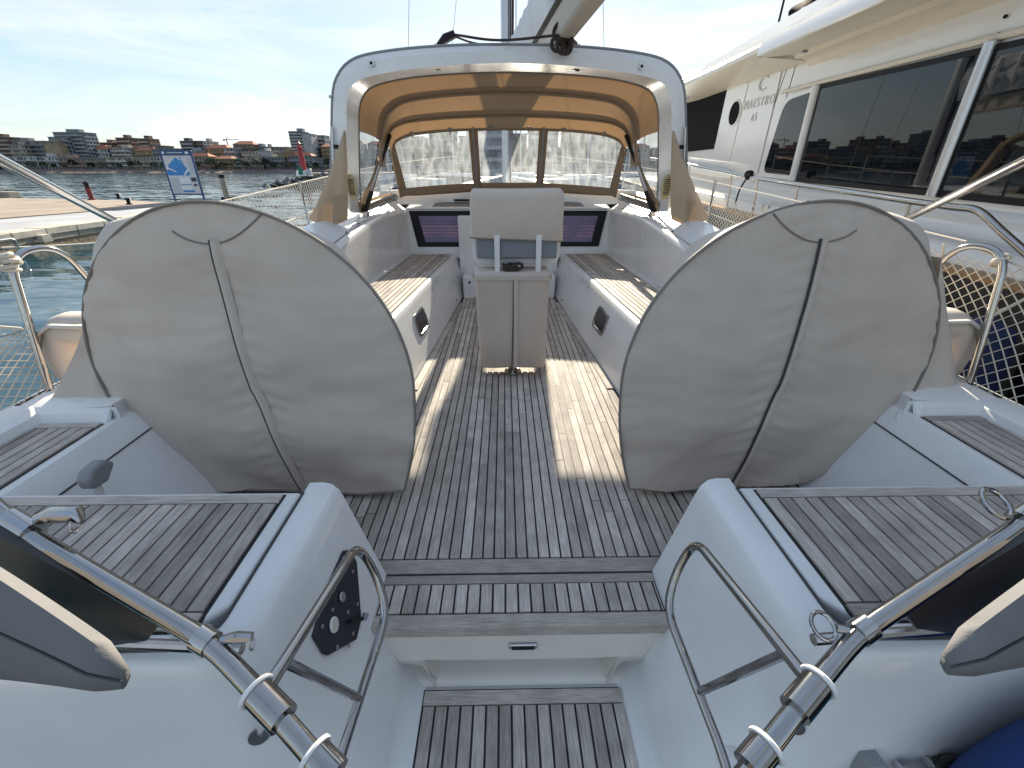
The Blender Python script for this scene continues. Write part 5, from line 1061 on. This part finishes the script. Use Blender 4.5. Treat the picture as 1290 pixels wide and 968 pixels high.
for px, wd, hh, cl__, lb in ((379.5,0.5,0.9,(0.02,0.20,0.10),'small green box at the foot of the red harbour light'),(390,0.6,0.7,(0.5,0.5,0.5),'small grey box right of the red harbour light')):
    q = at(px,220,y=bwY-1.0); M().box(q+Vector((0,0,hh/2)),(wd,wd,hh)).build('service_box', mat('box '+lb[:14],cl__,0.6), origin=q, label=lb, cat='box', bevel=0.05)

# ------------------------------------------------------------------ far shore: beach, promenade, trees, town
SHY = 350.0
SAND = mat('dark beach sand', (0.11,0.085,0.07), 0.95, var=0.2, vscale=0.05)
LAND = mat('town ground', (0.10,0.095,0.085), 0.95)
M().loft([[(x,SHY-14,WZ-1),(x,SHY-10,WZ+0.25),(x,SHY-2,WZ+1.4),(x,SHY+4,WZ+2.2),(x,SHY+200,WZ+4),(x,SHY+900,WZ+5)] for x in (-1600,-800,-400,0,400,900)]).build('shore_land', SAND, kind='structure')
def bcol(name, c): return mat(name, tuple(v*0.68 for v in c), 0.85, var=0.3, vscale=0.5, objrand=0.3, detail=8)
BC = {'grey': bcol('grey render',(0.30,0.30,0.30)), 'white': bcol('white render',(0.58,0.57,0.55)), 'tan': bcol('tan render',(0.43,0.33,0.20)), 'brown': bcol('brown brick',(0.22,0.125,0.09)), 'ochre': bcol('ochre render',(0.46,0.31,0.15)), 'cream': bcol('cream render',(0.50,0.44,0.34)), 'blue grey': bcol('blue grey render',(0.30,0.34,0.37)), 'dark grey': bcol('dark grey render',(0.15,0.15,0.16)), 'pink': bcol('pinkish render',(0.42,0.28,0.22))}
WIN = mat('far dark window', (0.03,0.035,0.045), 0.25); TILE = mat('terracotta tiles', (0.33,0.12,0.07), 0.9, var=0.15, vscale=0.4)
def building(x0, x1, ztop, col, y=SHY+6, depth=12, style=0, label=None, floors=None, pent=False, group=None, z0=WZ+1.2, bal=True):
    wd = x1-x0; cx_ = (x0+x1)/2; th = thing('apartment_building', label, 'building', (cx_,y,z0), group)
    M().box((cx_,y+depth/2,(z0+ztop)/2),(wd,depth,ztop-z0)).build('wall', BC[col], th, smooth=False)
    nf = floors or max(1,int((ztop-z0)/2.6)); fh = (ztop-z0)/nf; nw = max(2,int(wd/2.2)); wm = M(); bm_ = M()
    for f in range(nf):
        zc = z0+fh*(f+0.55)
        for k in range(nw):
            if random.random() < 0.12: continue
            wx = x0+wd*(k+0.5)/nw; wm.box((wx,y-0.02,zc),(wd/nw*random.choice((0.45,0.6,0.75)),0.12,fh*random.choice((0.45,0.6))))
        nd = max(1,int(depth/3))
        for k in range(nd):
            wm.box((x0-0.02,y+depth*(k+0.5)/nd,zc),(0.12,depth/nd*0.5,fh*0.5)); wm.box((x1+0.02,y+depth*(k+0.5)/nd,zc),(0.12,depth/nd*0.5,fh*0.5))
        if bal and style != 2:
            bm_.box((cx_,y-0.55,z0+fh*f+0.12),(wd*0.94,1.1,0.2)); bm_.box((cx_,y-1.05,z0+fh*f+0.62),(wd*0.92,0.08,0.8)) if style == 1 else None
    if style != 2: wm.build('window', WIN, th, smooth=False, kind='stuff')
    if bm_.v: bm_.build('balcony', BC['cream' if col in ('tan','ochre','brown') else 'white'], th, smooth=False, kind='stuff')
    if style == 3:
        M().add([(x0-.4,y-.6,ztop),(x1+.4,y-.6,ztop),(x1+.4,y+depth+.4,ztop),(x0-.4,y+depth+.4,ztop),(x0+wd*.2,y+depth/2,ztop+wd*0.16),(x1-wd*.2,y+depth/2,ztop+wd*.16)],[(0,1,5,4),(1,2,5),(2,3,4,5),(3,0,4),(3,2,1,0)]).build('roof', TILE, th, smooth=False)
    else:
        rf = M().box((cx_,y+depth/2,ztop+0.15),(wd+0.5,depth+0.5,0.3)).build('roof', BC['grey'], th, smooth=False)
        if pent or random.random() < 0.5: M().box((cx_+random.uniform(-.2,.2)*wd,y+depth*0.5,ztop+1.3),(wd*random.uniform(.22,.45),depth*.4,2.2)).build('stair_house', BC[col], rf, smooth=False)
    return th
def pxb(p0, p1, ptop, col, label, dist=SHY+30, **k):
    a, b = at(p0, ptop, y=dist), at(p1, ptop, y=dist); return building(a.x, b.x, a.z, col, y=dist, label=label, **k)
pxb(-14,11,173,'brown','brown block at the far left edge of the skyline behind the slanting pole',style=1)
pxb(10,30,183,'cream','low cream block in front of the grey one at the left end of the skyline',dist=SHY+24)
pxb(13,55,178,'grey','wide grey block with a rooftop stair house near the left end of the skyline',pent=True)
pxb(54,74,180,'tan','plain windowless tan slab beside the big blue grey complex',style=2,dist=SHY+20,bal=False)
pxb(66,104,167,'blue grey','tallest wide blue grey complex with terraced balconies at the left of the skyline',style=1,floors=10,pent=True)
pxb(60,84,173,'blue grey','lower terraced wing on the left of the blue grey complex',dist=SHY+26,style=1)
pxb(104,117,181,'brown','small brown block just right of the blue grey complex',dist=SHY+40)
pxb(124,141,180,'brown','short brown brick tower left of the twin brown towers',dist=SHY+50,style=1,pent=True)
pxb(145,164,174,'brown','taller brown brick tower, left one of the twin towers left of the blue sign',dist=SHY+50,style=1,pent=True)
pxb(173,187,175,'brown','slim brown brick tower nearest to the blue sign on its left',dist=SHY+50,style=1,pent=True)
pxb(192,206,184,'dark grey','low dark grey block partly behind the blue sign',dist=SHY+50)
pxb(226,243,178,'dark grey','dark grey block showing above the right post of the blue sign',dist=SHY+50,style=1)
pxb(243,255,178,'brown','brown block with a white neighbour right of the blue sign',dist=SHY+52)
pxb(255,264,178.5,'white','narrow white block joined to the brown block right of the sign',dist=SHY+52)
pxb(258,286,187,'pink','long low pinkish block with tiled roof under the construction crane',dist=SHY+46,style=3)
pxb(293,319,182,'pink','broad reddish block with tiled roof right of the construction crane',dist=SHY+50,style=3)
pxb(319,333,185,'blue grey','small blue grey block right of the broad reddish roofed one',dist=SHY+54)
for i,(p,l) in enumerate(((337,'first'),(347,'second'),(358,'third'))): pxb(p-3.5,p+3.5,185.5,'grey','%s of three small grey blocks in a row left of the tall tower' % l,dist=SHY+60)
pxb(363,381,166,'grey','tall grey residential tower with balconies above the breakwater',style=1,floors=13,pent=True,dist=SHY+34)
pxb(380,391,169,'white','blank white gable slab joined to the tall grey tower',style=2,bal=False,dist=SHY+30)
pxb(391,408,171,'blue grey','blue grey block just right of the white gable slab',dist=SHY+46,style=1)
pxb(349,369,193,'ochre','ochre fronted shore block below the tall grey tower',dist=SHY+14,style=2,bal=False)
pxb(326,342,191,'white','white flat fronted block on the shore left of the ochre one',dist=SHY+16,style=2,bal=False)
# rows of nondescript blocks
cols = ['cream','white','tan','grey','blue grey','pink','ochre','white','cream','brown']
CRN = set()
MARKS = [(0,'left of the frame'),(20,'at the far left'),(54,'by the left grey block'),(75,'by the tan slab'),(105,'by the blue grey complex'),(145,'before the twin towers'),(165,'under the twin tower'),(200,'left of the sign'),(245,'behind the sign'),(290,'under the crane'),(325,'under the reddish block'),(362,'by three small blocks'),(395,'by the tall tower'),(432,'beside the arch'),(640,'behind left vinyl'),(860,'behind right vinyl'),(1e9,'behind the yacht')]
def row(y, xa, xb, h0, h1, gap, group, rowname='front row'):
    x = xa
    while x < xb:
        wd = random.uniform(9,19); c = random.choice(cols); h = random.uniform(h0,h1)
        sty = random.choice((0,0,1,3)); xm = x+wd/2; t_ = (xm-CAM.x)/ (y-CAM.y); q = Vector((xm,y,2))-CAM; px_ = 645+FPX*q.dot(RT)/q.dot(AX)
        where = [n for lim, n in MARKS if px_ < lim][0]
        size = 'narrow' if wd < 12 else ('medium' if wd < 15.5 else 'wide'); hh = 'lower' if h < (h0+h1)/2 else 'taller'
        rf_ = {0:'plain flat roof',1:'deep balconies',3:'tiled hip roof'}[sty]
        lb = '%s %s %s %s block with %s %s' % (hh, size, rowname, c, rf_, where)
        building(x, x+wd, WZ+1.2+h, c, y=y+random.uniform(-3,3), label=lb, group=group, style=sty, depth=10)
        x += wd+random.uniform(0.2,gap)
row(SHY+12, -560, 420, 7, 11, 2.0, 'the front row along the far shore')
row(SHY+36, -560, 480, 13, 17, 3, 'the middle row of the far town', 'middle row')
row(SHY+70, -150, 520, 15, 21, 8, 'the back row of the far town', 'back row')
# taller towers seen through the sprayhood and mirrored in the windows
for p0,p1,t,c,l in ((505,530,186,'grey','grey tower seen hazily through the left sprayhood window'),(560,580,190,'brown','brown tower seen hazily beside the left window post'),(690,705,188,'cream','cream tower seen hazily through the right sprayhood window'),(735,752,184,'grey','grey tower seen hazily near the right end of the sprayhood window')): pxb(p0,p1,t,c,l,dist=SHY+60)
for i,(x0,x1,h,c,sty) in enumerate(((-34,-24,9.5,'cream',0),(-23,-15,11.5,'grey',1),(-14,-8.5,10,'white',0),(-8,1,12.5,'blue grey',1),(2,7,10.5,'tan',0),(8,17,12.5,'grey',1),(18,25,11,'cream',0),(26,36,13.5,'white',1))):
    building(x0,x1,WZ+1.2+h,c,y=150+3*(i%3),depth=9,style=sty,label='%s harbour block seen hazily through the vinyl, %s' % (c, ('far left of the left window','left of the window post','just right of the left window post','behind the mast','just right of the mast','beside the right window post','in the right window','at the right end of the right window')[i]),group='harbour blocks behind the marina')
M().prism([(-60,140),(60,140),(60,200),(-60,200)],WZ-1,WZ+1.2).build('marina_ground', CONC, kind='structure', smooth=False)
M().prism([(-9,-1.0),(9,-1.0),(9,-14),(-9,-14)],WZ-1,-0.35).build('unseen_stern_quay', CONC, kind='structure', smooth=False)  # unseen quay behind the camera, added for the steel rails to reflect
# construction crane
ca = at(287,190,y=SHY+70); cb = at(287,176,y=SHY+70); cr_ = thing('tower_crane', 'thin construction crane above the rooftops right of the blue sign', 'crane', ca)
CRM = mat('crane paint', (0.35,0.33,0.30), 0.6)
M().box(((ca.x+cb.x)/2,ca.y,(ca.z+cb.z)/2),(0.7,0.7,cb.z-ca.z+2)).build('mast', CRM, cr_, smooth=False); M().box((cb.x+2.2,cb.y,cb.z),(13,0.6,0.5)).build('jib', CRM, cr_, smooth=False); M().box((cb.x-3.4,cb.y,cb.z-0.6),(1.4,0.8,1.2)).build('counterweight', CRM, cr_, smooth=False); M().tube([(cb.x,cb.y,cb.z),(cb.x,cb.y,cb.z+2.5)],0.2,6).build('apex', CRM, cr_)
# promenade trees: individual copies of three crowns
LEAFM = mat('dark foliage', (0.06,0.075,0.04), 0.9, objrand=0.4, var=0.3, vscale=0.6); TRK = mat('tree bark', (0.08,0.06,0.045), 0.9)
protos = []
for v in range(3):
    m = M(); h = 4.2+v*0.6; m.tube([(0,0,0),(0.1,0,h*0.55)],[0.22,0.14],6)
    for k in range(150):
        a, e = random.uniform(0,2*math.pi), random.uniform(-0.5,1.4); r_ = random.uniform(0.5,1)**0.5*(2.0+0.2*v)
        c_ = Vector((r_*math.cos(a)*math.cos(e)*1.15,r_*math.sin(a)*math.cos(e),h*0.68+r_*math.sin(e)*0.85)); d1 = Vector((random.uniform(-1,1),random.uniform(-1,1),random.uniform(-1,1))).normalized()*0.55; d2 = d1.orthogonal().normalized()*0.5
        m.add([c_-d1,c_+d2,c_+d1,c_-d2],[(0,1,2,3)])
    o = m.build('shore_tree', LEAFM, None, smooth=False, recalc=False); protos.append(o)
x = -420.0; i = 0
while x < 330:
    o = protos[i] if i < 3 else protos[i%3].copy()
    if i >= 3: COL.objects.link(o)
    o.location = (x, SHY+5+random.uniform(-2,2), WZ+1.9); s_ = random.uniform(0.8,1.3); o.scale = (s_,s_,s_); o.rotation_euler.z = random.uniform(0,6)
    tag(o,'dark green round tree on the far shore promenade','tree','trees along the far promenade'); x += random.uniform(3.5,11); i += 1

# ------------------------------------------------------------------ marina ahead, seen through the sprayhood
BWH = mat('boat white', (0.6,0.6,0.6), 0.3); BBL = mat('boat navy', (0.02,0.03,0.08), 0.25)
def sailboat(x, y, rz, L_, navy, label):
    th = thing('moored_sailboat', label, 'sailboat', (x,y,WZ), 'sailing boats moored in the marina ahead'); rt_ = Matrix.Rotation(rz,3,'Z')
    def T(p): return Vector((x,y,WZ))+rt_@Vector(p)
    rg = []
    for t in [k/10 for k in range(11)]:
        b = L_*0.15*math.sin(math.pi*min(1,0.30+t*0.70))**0.7 if t < 1 else 0.02; rg.append([T((-b,L_*(t-.5),1.1+0.3*t)),T((-b*.8,L_*(t-.5),0.1)),T((b*.8,L_*(t-.5),0.1)),T((b,L_*(t-.5),1.1+0.3*t))])
    M().loft(rg,True,True).build('hull', BBL if navy else BWH, th)
    M().loft([[T((a*L_*0.09,yy*L_,z)) for a, z in ((-1,1.1),(-.8,1.6),(.8,1.6),(1,1.1))] for yy in (-0.15,0.15,0.25)],False,True).build('cabin', BWH, th, smooth=False)
    M().tube([T((0,L_*0.08,1.3)),T((0,L_*0.08,L_*0.85))],0.09,8).build('mast', ALU, th); M().tube([T((0,L_*0.07,2.4)),T((0,-L_*0.3,2.5))],0.16,8).build('boom', BBL, th)
    for sg in (-1,1): M().tube([T((sg*L_*0.13,L_*0.06,1.2)),T((sg*L_*.05,L_*0.07,L_*0.5)),T((0,L_*0.08,L_*0.84))],0.02,4).build('shroud', STEELB, th)
for args in ((-13,62,1.2,11,False,'white sailboat seen hazily through the left sprayhood window'),(-6.5,72,1.4,12,True,'navy sailboat seen hazily left of the mast'),(9,58,-1.3,12,False,'white sailboat seen hazily through the right sprayhood window'),(17,70,-1.2,13,True,'navy sailboat seen hazily at the right end of the sprayhood window'),(4,92,1.5,12,False,'white sailboat farther off, right of the mast'),(26,88,1.3,14,False,'white sailboat far off beyond the motor yacht bow')): sailboat(*args)
M().box((4,102,WZ+0.3),(60,3,0.9)).build('pontoon', CONC, kind='structure', smooth=False)
